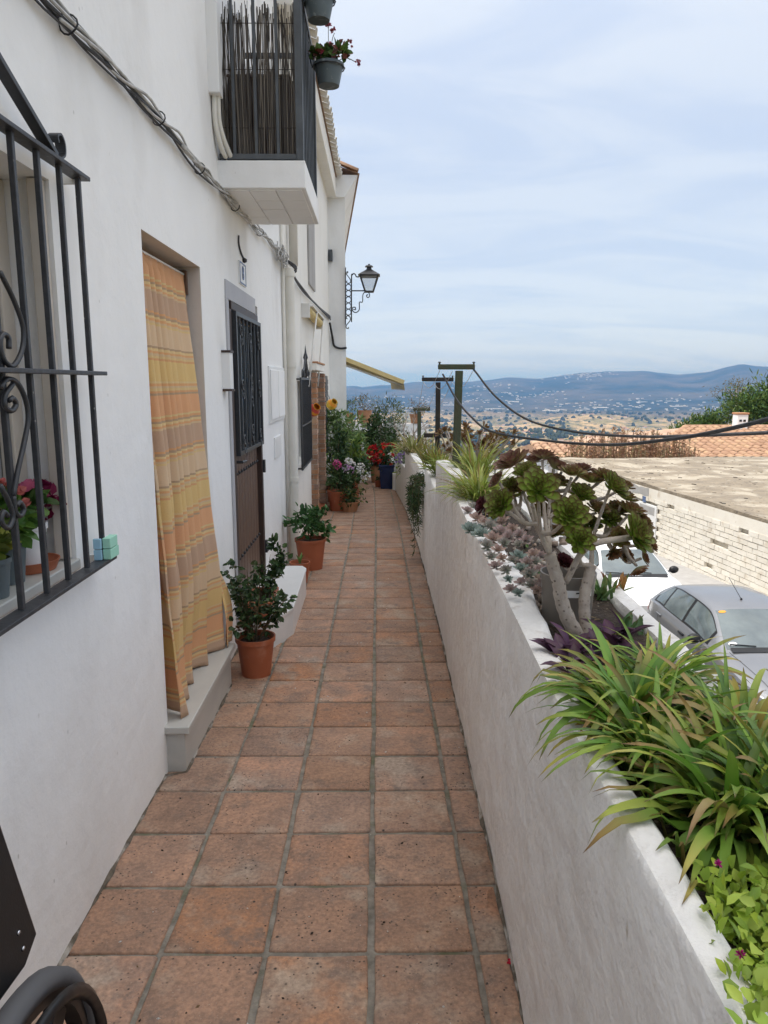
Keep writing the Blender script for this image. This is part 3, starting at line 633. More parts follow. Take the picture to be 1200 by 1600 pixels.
def barrel(w, l, n=6, t=.012):
    k = MB(); vs = []
    for y_ in (0, l):
        for rr in (w / 2, w / 2 - t):
            for i in range(n + 1): a = math.pi * i / n; vs.append((-math.cos(a) * rr * (1 if y_ == 0 else .85), y_, math.sin(a) * rr * .7))
    m = n + 1; fs = []
    for i in range(n): fs += [(i, i + 1, 2 * m + i + 1, 2 * m + i), (m + i + 1, m + i, 3 * m + i, 3 * m + i + 1), (i + 1, i, m + i, m + i + 1)]
    k.add(vs, [f[::-1] for f in fs]); return k
bt = barrel(.19, .45).mesh('roof_tile', M_['roof_tile'], True); btc = barrel(.19, .45).mesh('eave_tile', M_['plaster_cream'], True)
for i in range(33):
    inst('eave_tile', btc, Matrix.Translation((-.66 + RN.uniform(-.01, .01), 7.5 + i * .212, 5.325)) @ Matrix.Rotation(rad(90), 4, 'Z') @ Matrix.Rotation(rad(20), 4, 'X'), rfo)
# its pointed window grille
g2 = MB(); XG2 = XW + .05
g2.box(XG2 - .01, XG2 + .01, 8.46, 8.49, .60, 1.66); g2.box(XG2 - .01, XG2 + .01, 9.68, 9.71, .60, 1.66); g2.box(XG2 - .01, XG2 + .01, 8.491, 9.679, .60, .625); g2.box(XG2 - .01, XG2 + .01, 8.491, 9.679, 1.635, 1.66); g2.box(XG2 - .012, XG2 + .012, 8.491, 9.679, 1.10, 1.115)
g2.box(XW - .01, XG2 - .011, 8.47, 8.49, .61, .63); g2.box(XW - .01, XG2 - .011, 9.68, 9.70, .61, .63); g2.box(XW - .01, XG2 - .011, 8.47, 8.49, 1.63, 1.65)
go = thing('pointed_window_grille', (XG2, 9.1, .6), 'narrow black iron window grille with a pointed crest beside the brick pillar', 'grille')
g2.build('frame', M_['iron'], go)
for i in range(9): k = MB(); yb = 8.6 + i * .122; k.box(XG2 - .006, XG2 + .006, yb - .007, yb + .007, .626, 1.634); k.build('bar', M_['iron'], go)
for s in (-1, 1):
    k = MB(); k.tube(spline([(XG2, 9.1 + s * .42, 1.66), (XG2, 9.1 + s * .40, 1.74), (XG2, 9.1 + s * .22, 1.76), (XG2, 9.1 + s * .1, 1.85), (XG2, 9.1, 1.93)], 5), .012, 6); k.tube(spiral(9.1 + s * .2, 1.71, XG2, .05, 1.3, 0, s), .01, 5); k.build('crest_scroll', M_['iron'], go, True)
k = MB(); k.lathe((XG2, 9.1, 1.66), [(.014, 0), (.014, .2), (.03, .24), (.012, .30), (0, .40)], 8); k.build('finial', M_['iron'], go, True)
# brick jambs, brick by brick
bm = [MB().obox((0, 0, 0), (.5, 0, 0), (0, .5, 0), (0, 0, .5)).mesh('brick', M_['brick'])]
def brick_pillar(x0, x1, y0, y1, z0, z1, label, h=.058, g=.011):
    k = MB(); k.box(x0 + .006, x1 - .010, y0 + .010, y1 - .006, z0, z1); p = k.build('brick_pillar', M_['mortar'], house2); n = int((z1 - z0) / (h + g))
    for i in range(n):
        z = z0 + (i + .5) * (z1 - z0) / n; wv = RN.uniform(-.004, .006)
        cut = [(0, 1)] if i % 2 == 0 else [(0, .47), (.53, 1)]
        for a, b in cut:
            cx0, cx1 = lerp(x0, x1, a), lerp(x0, x1, b)
            o = inst('brick', bm[0], Matrix.Translation(((cx0 + cx1) / 2 + wv, (y0 + y1) / 2 + RN.uniform(-.004, .002), z)) @ Matrix.Rotation(RN.uniform(-.01, .01), 4, 'Z') @ Matrix.Diagonal((cx1 - cx0, y1 - y0, h + RN.uniform(-.004, .003), 1)), p)
            bv = o.modifiers.new('bevel', 'BEVEL'); bv.width = .006; bv.segments = 1
brick_pillar(XW - .03, -.835, 10.2, 10.42, -.36, 1.74, '')
brick_pillar(XW - .03, -.80, 11.2, 11.44, -.36, 1.74, '')
k = MB(); k.box(XW - .2, -.80, 10.42, 11.2, -.40, -.23); k.build('threshold', M_['terracotta'], house2, bevel=.01)
k = MB(); k.box(XW - .01, XW + .10, 10.15, 11.5, 1.765, 1.86); bl = k.build('blind_box', M_['plaster_cream'], house2, bevel=.01)
for i in range(3): k = MB(); k.box(XW + .02, XW + .115, 10.15 + i * .46, 10.15 + i * .46 + .45, 1.861, 1.885); k.build('cap_tile', M_['clay_pot'], bl, bevel=.004)
k = MB(); k.box(XW - .004, XW + .03, 12.55, 13.35, .35, 1.72); sh = k.build('dark_shutter', M_['plastic_dark'], house2, bevel=.004)
for i in range(12): k = MB(); k.box(XW + .031, XW + .042, 12.6, 13.3, .42 + i * .105, .50 + i * .105); k.build('slat', M_['plastic_dark'], sh)
k = MB(); k.box(XW - .004, XW + .022, 10.2, 11.1, 2.9, 4.1); k.build('upper_shutter', M_['grey_plaster'], house2, bevel=.006)
# rolled-up awning with arm
aw = thing('rolled_awning', (XW, 10, 2.4), 'cream rolled-up awning on the cream wall above the pointed window grille', 'awning')
a0, a1 = V((XW + .07, 9.25, 2.46)), V((XW + .07, 11.2, 2.46))
k = MB(); k.tube([a0, a1], .055, 12); k.build('roller', M_['canvas'], aw, True, sharp=40)
k = MB(); k.bar(a0 + V((.01, 0, .06)), a1 + V((.01, 0, .06)), .12, .015); k.build('hood', M_['white_metal'], aw)
for p in (a0, a1): k = MB(); k.box(XW - .005, XW + .10, p.y - .02, p.y + .02, 2.38, 2.55); k.build('bracket', M_['white_metal'], aw, bevel=.006)
for q in ((9.95, 9.45), (11.1, 10.9)): k = MB(); k.tube([(XW + .13, q[0], 2.53), (XW + .05, q[1], 1.55)], .012, 8); k.build('arm', M_['white_metal'], aw, True)
# downpipes
dp = thing('downpipe', (XW + .06, 7.42, -.2), 'cream drainpipe running down the wall between the two houses', 'drainpipe')
k = MB(); k.tube([(XW + .055, 7.50, -.21), (XW + .055, 7.50, 2.70)], .052, 14); k.build('pipe', M_['pipe_cream'], dp, True, sharp=50)
for zz in (2.62, 1.75, .6): k = MB(); k.tube([(XW + .055, 7.50, zz), (XW + .055, 7.50, zz + .05)], .059, 14); k.build('collar', M_['pipe_cream'], dp, True, sharp=40)
dp2 = MB(); dp2.tube([(XW + .02, 7.30, -.2), (XW + .02, 7.30, 2.0), (XW + .02, 7.28, 3.9)], .017, 8); tag(dp2.build('conduit', M_['pipe_cream'], None, True), 'thin cream conduit rising beside the thick drainpipe', 'conduit')
dp3 = MB(); dp3.tube([(XW + .06, 7.9, 2.78), (XW + .06, 7.95, 4.95)], .045, 12); tag(dp3.build('upper_drainpipe', M_['pipe_cream'], None, True), 'upper cream drainpipe on the wall behind the balcony', 'drainpipe')

# ---- third house: stands out into the lane
house3 = thing('far_house', (-3, 18, -.5), 'tall narrow white house end with lantern and tiled verge', 'house')
cor = [(XW - 3, 14.5), (-.605, 14.5), (-1.5, 26.5), (-6, 26.5)]
k = MB(); n = len(cor); k.add([(x, y_, -1.5) for x, y_ in cor] + [(x, y_, 5.0) for x, y_ in cor], [(0, 1, 5, 4), (1, 2, 6, 5), (2, 3, 7, 6), (4, 5, 6, 7)]); k.build('wall', M_['plaster'], house3)
k = MB(); k.add([(-3.9, 14.4, 5.0), (-.60, 14.4, 4.98), (-.36, 14.4, 5.36), (-3.9, 14.4, 5.4), (-3.9, 26.5, 5.0), (-1.5, 26.5, 4.98), (-1.26, 26.5, 5.36), (-3.9, 26.5, 5.4)], [(0, 1, 2, 3), (1, 5, 6, 2), (3, 2, 6, 7), (5, 4, 7, 6), (1, 0, 4, 5)]); k.build('cornice', M_['plaster'], house3)
r3 = MB(); r3.add([(-.32, 14.35, 5.375), (-1.22, 26.5, 5.375), (-4, 26.5, 6.6), (-4, 14.35, 6.6)], [(0, 1, 2, 3)]); r3o = r3.build('roof', M_['roof_tile'], house3)
for i in range(5): inst('verge_tile', bt, Matrix.Translation((-.36 - i * .40, 14.36, 5.40 + i * .17)) @ Matrix.Rotation(rad(90), 4, 'Z') @ Matrix.Rotation(rad(22), 4, 'X'), r3o)
k = MB(); k.box(-.915, -.84, 14.38, 14.495, 3.85, 4.05); k.build('junction_box', M_['grey_iron'], house3, bevel=.006)

# street lantern on scrolled bracket
ln = thing('wall_lantern', (-.6, 14.5, 3.2), 'black street lantern on a scrolled wrought iron bracket on the far house', 'lantern')
YL = 14.46
def LP(x, y_): return onY(x, y_, YL)
def lsc(pp, r=.012, name='bracket_scroll', sp=True): k = MB(); k.tube(spline([LP(*p) for p in pp], 4) if sp else [LP(*p) for p in pp], r, 6); return k.build(name, M_['iron'], ln, True)
Z7 = lambda x, y_: (530 + x / 7.27, 400 + y_ / 7.27)
lsc([Z7(*p) for p in ((140, 750), (140, 250), (150, 215), (165, 200), (185, 212), (195, 235), (225, 238))], .012)
lsc([Z7(72, 130), Z7(72, 780)], .010, 'bracket_bar', False); lsc([Z7(140, 395), Z7(310, 395)], .012, 'bracket_bar', False)
for cyy in (355, 425, 497, 568, 638): lsc([Z7(105 + 30 * math.cos(t), cyy + 34 * math.sin(t)) for t in [i * .6283 for i in range(11)]], .009, 'bracket_ring')
lsc([Z7(*p) for p in ((85, 175), (98, 180), (95, 192), (80, 190), (85, 210), (125, 265), (128, 300), (100, 310), (80, 295), (92, 282))], .009)
lsc([Z7(*p) for p in ((95, 715), (80, 705), (90, 680), (120, 690), (125, 730), (80, 790), (85, 820), (105, 822), (105, 808))], .009)
lsc([Z7(*p) for p in ((160, 605), (185, 610), (183, 585), (160, 582), (148, 605), (165, 635), (195, 640), (222, 620), (230, 590), (230, 525), (265, 522), (268, 450), (285, 415), (315, 408), (340, 425), (345, 455), (328, 472), (310, 458), (318, 440), (330, 445))], .010)
lc = LP(*Z7(340, 300)); lw = .11
k = MB(); zt, zb = lc.z + .11, lc.z - .17; tw, bw = .165, .075
for sx in (-1, 1):
    for sy in (-1, 1): k.bar((lc.x + sx * bw, lc.y + sy * bw, zb), (lc.x + sx * tw, lc.y + sy * tw, zt), .02)
for z_, hw in ((zb, bw), (zt, tw)):
    for sx in (-1, 1): k.bar((lc.x + sx * hw, lc.y - hw, z_), (lc.x + sx * hw, lc.y + hw, z_), .022); k.bar((lc.x - hw, lc.y + sx * hw, z_), (lc.x + hw, lc.y + sx * hw, z_), .022)
k.build('lantern_frame', M_['iron'], ln)
def frust(k, c, h0, z0, h1, z1): k.add([(c.x + sx * h, c.y + sy * h, z) for h, z in ((h0, z0), (h1, z1)) for sx, sy in ((-1, -1), (1, -1), (1, 1), (-1, 1))], [(0, 1, 5, 4), (1, 2, 6, 5), (2, 3, 7, 6), (3, 0, 4, 7), (4, 5, 6, 7), (3, 2, 1, 0)])
k = MB(); frust(k, lc, .205, zt + .012, .05, zt + .12); frust(k, lc, .05, zt + .121, .04, zt + .17); frust(k, lc, .075, zt + .171, .05, zt + .195); frust(k, lc, .03, zt + .196, .012, zt + .225); k.build('lantern_roof', M_['iron'], ln)
for a, b in (((-1, -1), (1, -1)), ((1, -1), (1, 1)), ((1, 1), (-1, 1)), ((-1, 1), (-1, -1))):
    k = MB(); k.add([(lc.x + a[0] * bw * .95, lc.y + a[1] * bw * .95, zb), (lc.x + b[0] * bw * .95, lc.y + b[1] * bw * .95, zb), (lc.x + b[0] * tw * .95, lc.y + b[1] * tw * .95, zt), (lc.x + a[0] * tw * .95, lc.y + a[1] * tw * .95, zt)], [(0, 1, 2, 3)]); k.build('lantern_pane', M_['clear_glass'], ln)

# far awning, half out, on the third house
fa = thing('far_awning', (-.7, 17, 2.1), 'yellow striped awning sticking out from the far white house', 'awning')
A, B = V((-.80, 16.6, 2.13)), V((.60, 17.0, 1.60)); dY = V((-.25, 3.0, 0))
k = MB(); k.add([A, B, B + dY, A + dY, A - V((0, 0, .012)), B - V((0, 0, .012)), B + dY - V((0, 0, .012)), A + dY - V((0, 0, .012))], [(0, 1, 2, 3), (7, 6, 5, 4), (0, 4, 5, 1), (1, 5, 6, 2), (3, 2, 6, 7)]); k.build('canvas', M_['canvas'], fa)
for i in range(14):
    p = B + dY * (i / 14); q = B + dY * ((i + .92) / 14); k = MB(); k.add([p, q, q + V((.02, 0, -.15)), (p + q) / 2 + V((.03, 0, -.19)), p + V((.02, 0, -.15))], [(0, 1, 2, 3, 4)]); k.build('valance_flap', M_['canvas'], fa)
k = MB(); k.bar(A + V((0, -.03, .02)), B + V((0, -.03, .01)), .04, .09); k.build('side_arm', M_['canvas'], fa)
k = MB(); k.tube([A + V((.0, .1, -.12)), lerp(A, B, .55) + V((0, .1, -.10)), B + V((-.05, .1, -.05))], .022, 8); k.build('folding_arm', M_['white_metal'], fa, True)
k = MB(); k.bar(A + V((0, -.06, .02)), A + dY + V((0, 0, .02)), .10, .10); k.build('cassette', M_['white_metal'], fa)
# ================================================================== PLANTER WALL on the right
def wall_top(y): return pw(y, [(-3, .935), (1, .935), (2.2, .935), (3, .955), (4.15, .97)])
pwall = thing('planter_wall', (.45, 2, 0), 'low white rendered planter wall stepping down along the right of the path', 'wall')
def wall_seg(y0, y1, top, thick=.10, cap=True):
    n = max(2, int((y1 - y0) / .09)); yy = [lerp(y0, y1, i / n) for i in range(n + 1)]
    def sec(y):
        e = lambda k, a, s=2.2: a * noise.fractal(V((y * s, k * 3.7, 1.3)), 1, 2, 4)
        t = top(y) + e(1, .006); x = wall_x(y); b = gz(y) - .3; thick = pw(y, [(.5, .05), (1.2, .056), (1.8, .08), (2.3, .10)])
        ins = thick + e(5, .016, 5) + .004
        pts = [(x - .004, b)] + [(x + .001 + e(10 + k, .007), lerp(gz(y), t - .014, k / 6)) for k in range(7)] + [(x + .006, t - .004), (x + .02, t), (x + ins * .6, t + e(2, .005, 6)), (x + ins - .012, t - .002), (x + ins, t - .016 + e(4, .004)), (x + ins + .006, t - .4)]
        return pts
    S = [sec(y) for y in yy]; m = len(S[0]); k = MB()
    k.add([(x, y, z) for y, s in zip(yy, S) for x, z in s], [(i * m + j, i * m + j + 1, (i + 1) * m + j + 1, (i + 1) * m + j) for i in range(n) for j in range(8)] + [tuple(range(m)), tuple(n * m + j for j in range(m))[::-1]])
    o = k.build('wall_segment', M_['plaster_wall'], pwall, True, sharp=50)
    c = MB(); c.add([(x, y, z) for y, s in zip(yy, S) for x, z in s], [(i * m + j, i * m + j + 1, (i + 1) * m + j + 1, (i + 1) * m + j) for i in range(n) for j in range(8, m - 1)]); c.build('coping', M_['coping'], o, True, sharp=60)
wall_seg(-2.5, 4.18, wall_top)
wall_seg(4.185, 5.60, lambda y: lerp(1.06, 1.02, (y - 4.18) / 1.4))
wall_seg(5.605, 7.15, lambda y: lerp(.77, .815, (y - 5.6) / 1.5))
wall_seg(7.155, 8.05, lambda y: .62)
wall_seg(8.055, 11.3, lambda y: lerp(.68, .63, (y - 8) / 3.2))
wall_seg(11.305, 13.6, lambda y: lerp(.31, .24, (y - 11.3) / 2.3))
def soil_z(y): return pw(y, [(-3, .865), (4, .87), (5.5, .86), (5.7, .70), (7.1, .68), (7.3, .55), (11.2, .52), (11.4, .14), (16, .05)])
k = MB(); ys = [-2.5 + .1 * i for i in range(175)]
k.grid(lambda u, y: (wall_x(y) + .045 + u * .335, y, soil_z(y) + .018 * noise.fractal(V((u * 1.5, y * 5, 2)), 1, 2, 4) + .01), [i / 8 for i in range(9)], ys, flip=True)
tag(k.build('planter_soil', M_['soil'], None, True, kind='stuff'), 'dark dry soil filling the planter behind the low wall', 'soil')
k = MB(); ys2 = [-2.5 + .12 * i for i in range(146)]
def kerb(y, j):
    x = wall_x(y); t = soil_z(y) + .035 + .01 * noise.fractal(V((y * 3, 9, 1)), 1, 2, 3)
    return [(x + .385, y, t - .3), (x + .388 + .008 * noise.noise(V((y * 9, 1, 1))), y, t - .03), (x + .398 + .008 * noise.noise(V((y * 7, 4, 1))), y, t - .012), (x + .445, y, t - .008 + .012 * noise.noise(V((y * 8, 7, 1)))), (x + .462, y, t - .03), (x + .475, y, -5.2)][j]
k.grid(lambda y, j: kerb(y, int(j)), ys2, range(6)); k.v; kb = k.build('retaining_wall', M_['coping'], None, True, sharp=50); tag(kb, 'white retaining wall whose pale kerb edges the street side of the planter', 'wall')
# end of the lane: white terrace parapet
par = thing('terrace_parapet', (0, 22, -.6), 'sunlit white stepped parapet with pots at the far end of the path', 'wall')
for (x0, x1, y0, y1, z1) in ((-1.35, 1.6, 23.2, 23.45, .34), (-.62, .25, 22.3, 22.6, -.02), (-.25, 1.2, 21.5, 21.75, .12), (.28, .62, 13.62, 20.5, -.05)):
    k = MB(); k.box(x0, x1, y0, y1, -1.6, z1); k.build('parapet_block', M_['plaster'], par, bevel=.03)

# ------------------------------------------------------------------ leaves and flowers
def over_wall(p):                              # a leaf that reaches the wall lies on its top
    x = wall_x(p.y); th_ = pw(p.y, [(.5, .05), (1.2, .056), (1.8, .08), (2.3, .10)]); tz = (wall_top(p.y) if p.y < 4.18 else 0) + .006
    return V((p.x, p.y, tz + RN.uniform(0, .004))) if x - .012 < p.x < x + th_ + .02 and p.z < tz else p
def strip(mb, base, az, L, W, el, droop, cols, n=6, fold=.25, twist=0, wtab=None, wall=False):
    p = V(base); d0 = V((math.sin(az), math.cos(az), 0)); side = V((math.cos(az), -math.sin(az), 0)); vs = []; cs = []; fs = []
    for i in range(n + 1):
        t = i / n; e = el - droop * t ** 1.3
        wd = W * (pw(t, wtab) if wtab else (min(1, .55 + t * 2) * (1 - t ** 3) + .02)) / 2
        upv = V((0, 0, 1)) * math.cos(e) - d0 * math.sin(e); s2 = side * math.cos(twist * t) + upv * math.sin(twist * t); c = pwc(t, cols)
        if wall and i > 1: p = over_wall(p)
        vs += [p - s2 * wd + upv * wd * fold, p, p + s2 * wd + upv * wd * fold]; cs += [c, mixc(c, (.5, .55, .2), .06), c]
        if i < n: p = p + (d0 * math.cos(e) + V((0, 0, 1)) * math.sin(e)) * (L / n)
    for i in range(n):
        a = i * 3; fs += [(a, a + 1, a + 4, a + 3), (a + 1, a + 2, a + 5, a + 4)]
    mb.add(vs, fs, cs)
def pwc(t, cols):
    for (a, p), (b, q) in zip(cols, cols[1:]):
        if t <= b: return mixc(p, q, (t - a) / max(1e-6, b - a))
    return cols[-1][1]
def vary(c, a=.2): f = 1 + RN.uniform(-a, a); g = RN.uniform(-a, a) * .35; return (c[0] * f * (1 + g), c[1] * f, c[2] * f * (1 - g))
def oval(mb, p, d, nrm, L, W, c, cup=.15):     # one small leaf, folded on its midrib
    p, d = V(p), V(d).normalized(); s = d.cross(V(nrm))
    s = s.normalized() if s.length > 1e-4 else d.orthogonal().normalized(); u = s.cross(d)
    vs = [p, p + d * L * .35 - s * W * .48 + u * W * cup, p + d * L * .72 - s * W * .36 + u * W * cup * .6, p + d * L - u * L * .06, p + d * L * .72 + s * W * .36 + u * W * cup * .6, p + d * L * .35 + s * W * .48 + u * W * cup, p + d * L * .5 - u * L * .01]
    mb.add(vs, [(0, 6, 1), (1, 6, 2), (2, 6, 3), (3, 6, 4), (4, 6, 5), (5, 6, 0)], c)
def rdir(up=0.): 
    while True:
        v = V((RN.uniform(-1, 1), RN.uniform(-1, 1), RN.uniform(-1, 1)))
        if .05 < v.length < 1: v.normalize(); v.z += up; return v.normalized()
def cloud(mb, c, rx, ry, rz, n, size, pal, asp=.5, clump=.35, shell=.45, droop=0.):
    c = V(c); ctr = []
    for _ in range(max(3, n // 22)):
        d = rdir(); ctr.append(V((d.x * rx, d.y * ry, d.z * rz)) * (RN.random() ** shell))
    for _ in range(n):
        q = RN.choice(ctr) + V((RN.gauss(0, rx), RN.gauss(0, ry), RN.gauss(0, rz))) * clump * .5
        d = (rdir() + V((q.x / rx, q.y / ry, q.z / rz)) * .8 + V((0, 0, .25 - droop))).normalized()
        oval(mb, c + q, d, rdir(.9), size * RN.uniform(.6, 1.3), size * asp * RN.uniform(.7, 1.2), vary(RN.choice(pal), .28))
def flowers(mb, c, rx, ry, rz, n, size, pal, up=.4):
    if size >= .08:                            # a flower head is a ball of small petals
        for _ in range(n):
            d = rdir(up); p = V(c) + V((d.x * rx, d.y * ry, d.z * rz)); col = RN.choice(pal)
            for _k in range(34): e = rdir(.3); oval(mb, p + e * size * .42, (e + rdir() * .8).normalized(), e, size * .34, size * .28, vary(col, .2))
        return
    for _ in range(n):
        d = rdir(up); p = V(c) + V((d.x * rx, d.y * ry, d.z * rz)); col = RN.choice(pal)
        for _k in range(7): oval(mb, p + rdir() * size * .25, (d + rdir() * .9).normalized(), d, size * RN.uniform(.5, .9), size * .6, vary(col, .15))
def stems(mb, base, c, rx, ry, rz, n, r):
    for _ in range(n):
        d = rdir(.6); e = V(c) + V((d.x * rx, d.y * ry, d.z * rz)) * .8; m = lerp(V(base), e, .5) + V((RN.gauss(0, rx * .12), RN.gauss(0, ry * .12), 0))
        mb.tube(spline([V(base) + V((RN.gauss(0, r), RN.gauss(0, r), 0)), m, e], 4), [lerp(r, r * .3, i / 8) for i in range(9)], 5)
DG = [(.035, .075, .022), (.05, .10, .03), (.025, .055, .02), (.07, .12, .035)]
MG = [(.07, .14, .03), (.10, .17, .04), (.05, .10, .025)]
YG = [(.20, .26, .04), (.15, .22, .035), (.26, .30, .06)]
GG = [(.13, .16, .10), (.09, .12, .07), (.18, .20, .14)]
BR = [(.16, .09, .04), (.22, .13, .06), (.10, .06, .03)]
RED = [(.50, .02, .025), (.62, .05, .03), (.40, .015, .03)]; PNK = [(.62, .10, .28), (.70, .18, .38)]; WHT = [(.75, .74, .72), (.66, .66, .62)]; ORG = [(.70, .14, .04), (.62, .10, .05)]
def pot_prof(r, h, rim=.025, taper=.72): return [(r * taper, 0), (r * .93, h - rim), (r * .94, h - rim), (r, h - rim * .9), (r * 1.01, h), (r * .93, h), (r * .9, h - .03), (r * .85, h - .031)]
def potted(name, x, y, z, r, h, m, label, cat='potted plant', group=None, taper=.72, leaves=None, fl=None, n=24):
    """pot with soil, stems and foliage; leaves = list of cloud argument tuples relative to the pot mouth"""
    t = thing(name, (x, y, z), label, cat, group)
    k = MB(); k.lathe((x, y, z), pot_prof(r, h, min(.03, h * .14), taper), n); po = k.build('pot', M_[m], t, True, sharp=40)
    k = MB(); k.lathe((x, y, z + h - .028), [(r * .86, -.004), (r * .5, .004), (0, .008)], n); k.build('soil', M_['soil'], po, True)
    top = V((x, y, z + h - .02))
    if leaves:
        f = MB(); s = MB()
        for (dx, dy, dz, rx, ry, rz, cnt, size, pal, asp) in leaves:
            c = top + V((dx, dy, dz)); cloud(f, c, rx, ry, rz, cnt, size, pal, asp); stems(s, top, c, rx, ry, rz, 7, max(.004, r * .035))
        f.build('foliage', M_['leaf'], t, kind='stuff'); s.build('stems', M_['stem'], t, True)
    if fl:
        f = MB()
        for (dx, dy, dz, rx, ry, rz, cnt, size, pal) in fl: flowers(f, top + V((dx, dy, dz)), rx, ry, rz, cnt, size, pal)
        f.build('flowers', M_['petal'], t, kind='stuff')
    return t

# ------------------------------------------------------------------ rose bush pot and neighbours
t = potted('potted_rose', -.725, 4.17, gz(4.17) + .006, .118, .235, 'terracotta', 'orange plastic pot with tall leggy rose bush beside the doorstep', leaves=None)
f = MB(); s = MB(); fl = MB(); top = V((-.725, 4.17, .10))
for i in range(15):
    a = RN.uniform(0, 6.28); ln_ = RN.uniform(.09, .26); h = RN.uniform(.14, .46); tip = top + V((math.cos(a) * ln_ + .0, math.sin(a) * ln_ * .8, h)); mid = lerp(top, tip, .5) + V((math.cos(a) * .03, 0, .04))
    pts = spline([top + V((math.cos(a) * .02, math.sin(a) * .02, 0)), mid, tip], 6); s.tube(pts, [lerp(.005, .0018, q / (len(pts) - 1)) for q in range(len(pts))], 5)
    for p in pts[3:]:
        for _ in range(2):
            d = rdir(.15); st = p + d * .035
            for q in (-1, 0, 1): oval(f, st, (d + V((-d.y, d.x, 0)) * q * .9).normalized(), rdir(1.2), RN.uniform(.028, .046), RN.uniform(.022, .032), vary(RN.choice(DG + [(.06, .10, .045), (.09, .13, .06)]), .3))
for _ in range(75): d = rdir(.2); p = top + V((RN.gauss(0, .05), RN.gauss(0, .05), RN.uniform(.06, .2))); oval(f, p, d, rdir(.5), .03, .014, vary(RN.choice(BR), .3))
for _ in range(5): p = top + V((-.06 + RN.gauss(0, .02), RN.gauss(0, .02), .07)); oval(fl, p, rdir(), rdir(), .035, .03, (.28, .06, .10))
cloud(f, top + V((.0, .0, .035)), .05, .05, .03, 60, .03, MG, .25)
f.build('foliage', M_['leaf'], t, kind='stuff'); s.build('stems', M_['stem'], t, True); fl.build('petals', M_['petal'], t)
# long terracotta trough on the entrance step
t = thing('trough_planter', (-.76, 4.75, .066), 'terracotta trough with dark leafy plant on the white entrance step', 'potted plant')
x0, x1, y0, y1, z0, z1 = -.86, -.70, 4.62, 4.98, .068, .19
k = MB(); k.add([(x, y_, z) for z, g_ in ((z0, .02), (z1, 0)) for x, y_ in ((x0 + g_, y0 + g_), (x1 - g_, y0 + g_), (x1 - g_, y1 - g_), (x0 + g_, y1 - g_))], [(3, 2, 1, 0), (0, 1, 5, 4), (1, 2, 6, 5), (2, 3, 7, 6), (3, 0, 4, 7)]); tp = k.build('trough', M_['terracotta'], t)
for a in ((x0 - .008, x1 + .008, y0 - .008, y0 + .012), (x0 - .008, x1 + .008, y1 - .012, y1 + .008), (x0 - .008, x0 + .012, y0 + .0121, y1 - .0121), (x1 - .012, x1 + .008, y0 + .0121, y1 - .0121)): k = MB(); k.box(*a, z1 - .02, z1 + .004); k.build('rim', M_['terracotta'], tp, bevel=.003)
k = MB(); k.box(x0 + .013, x1 - .013, y0 + .013, y1 - .013, z1 - .04, z1 - .022); k.build('soil', M_['soil'], tp)
f = MB(); s = MB(); cloud(f, (-.76, 4.80, .33), .10, .14, .14, 300, .035, DG, .75); cloud(f, (-.66, 4.82, .46), .08, .08, .12, 110, .045, DG, .8); stems(s, (-.78, 4.8, .16), (-.74, 4.8, .36), .1, .12, .16, 9, .004)
f.build('foliage', M_['leaf'], t, kind='stuff'); s.build('stems', M_['stem'], t, True)
t = potted('small_clay_pot', -.70, 6.44, gz(6.44) + .006, .092, .19, 'terracotta', 'small terracotta pot with a single green shoot, before the larger pot', leaves=None)
f = MB()
for a in (.3, 2.2, 3.6): strip(f, (-.70, 6.44, .0), a, .11, .028, 1.2, .5, [(0, (.14, .24, .06)), (1, (.10, .22, .06))], 5)
f.build('shoot', M_['leaf'], t)
potted('round_shrub_pot', -.655, 7.02, gz(7.02) + .006, .155, .30, 'terracotta', 'large terracotta pot with a low round green shrub by the drainpipe', leaves=[(0, 0, .15, .20, .18, .13, 420, .065, [(.035, .10, .025), (.05, .13, .035), (.07, .15, .05)], .62)])

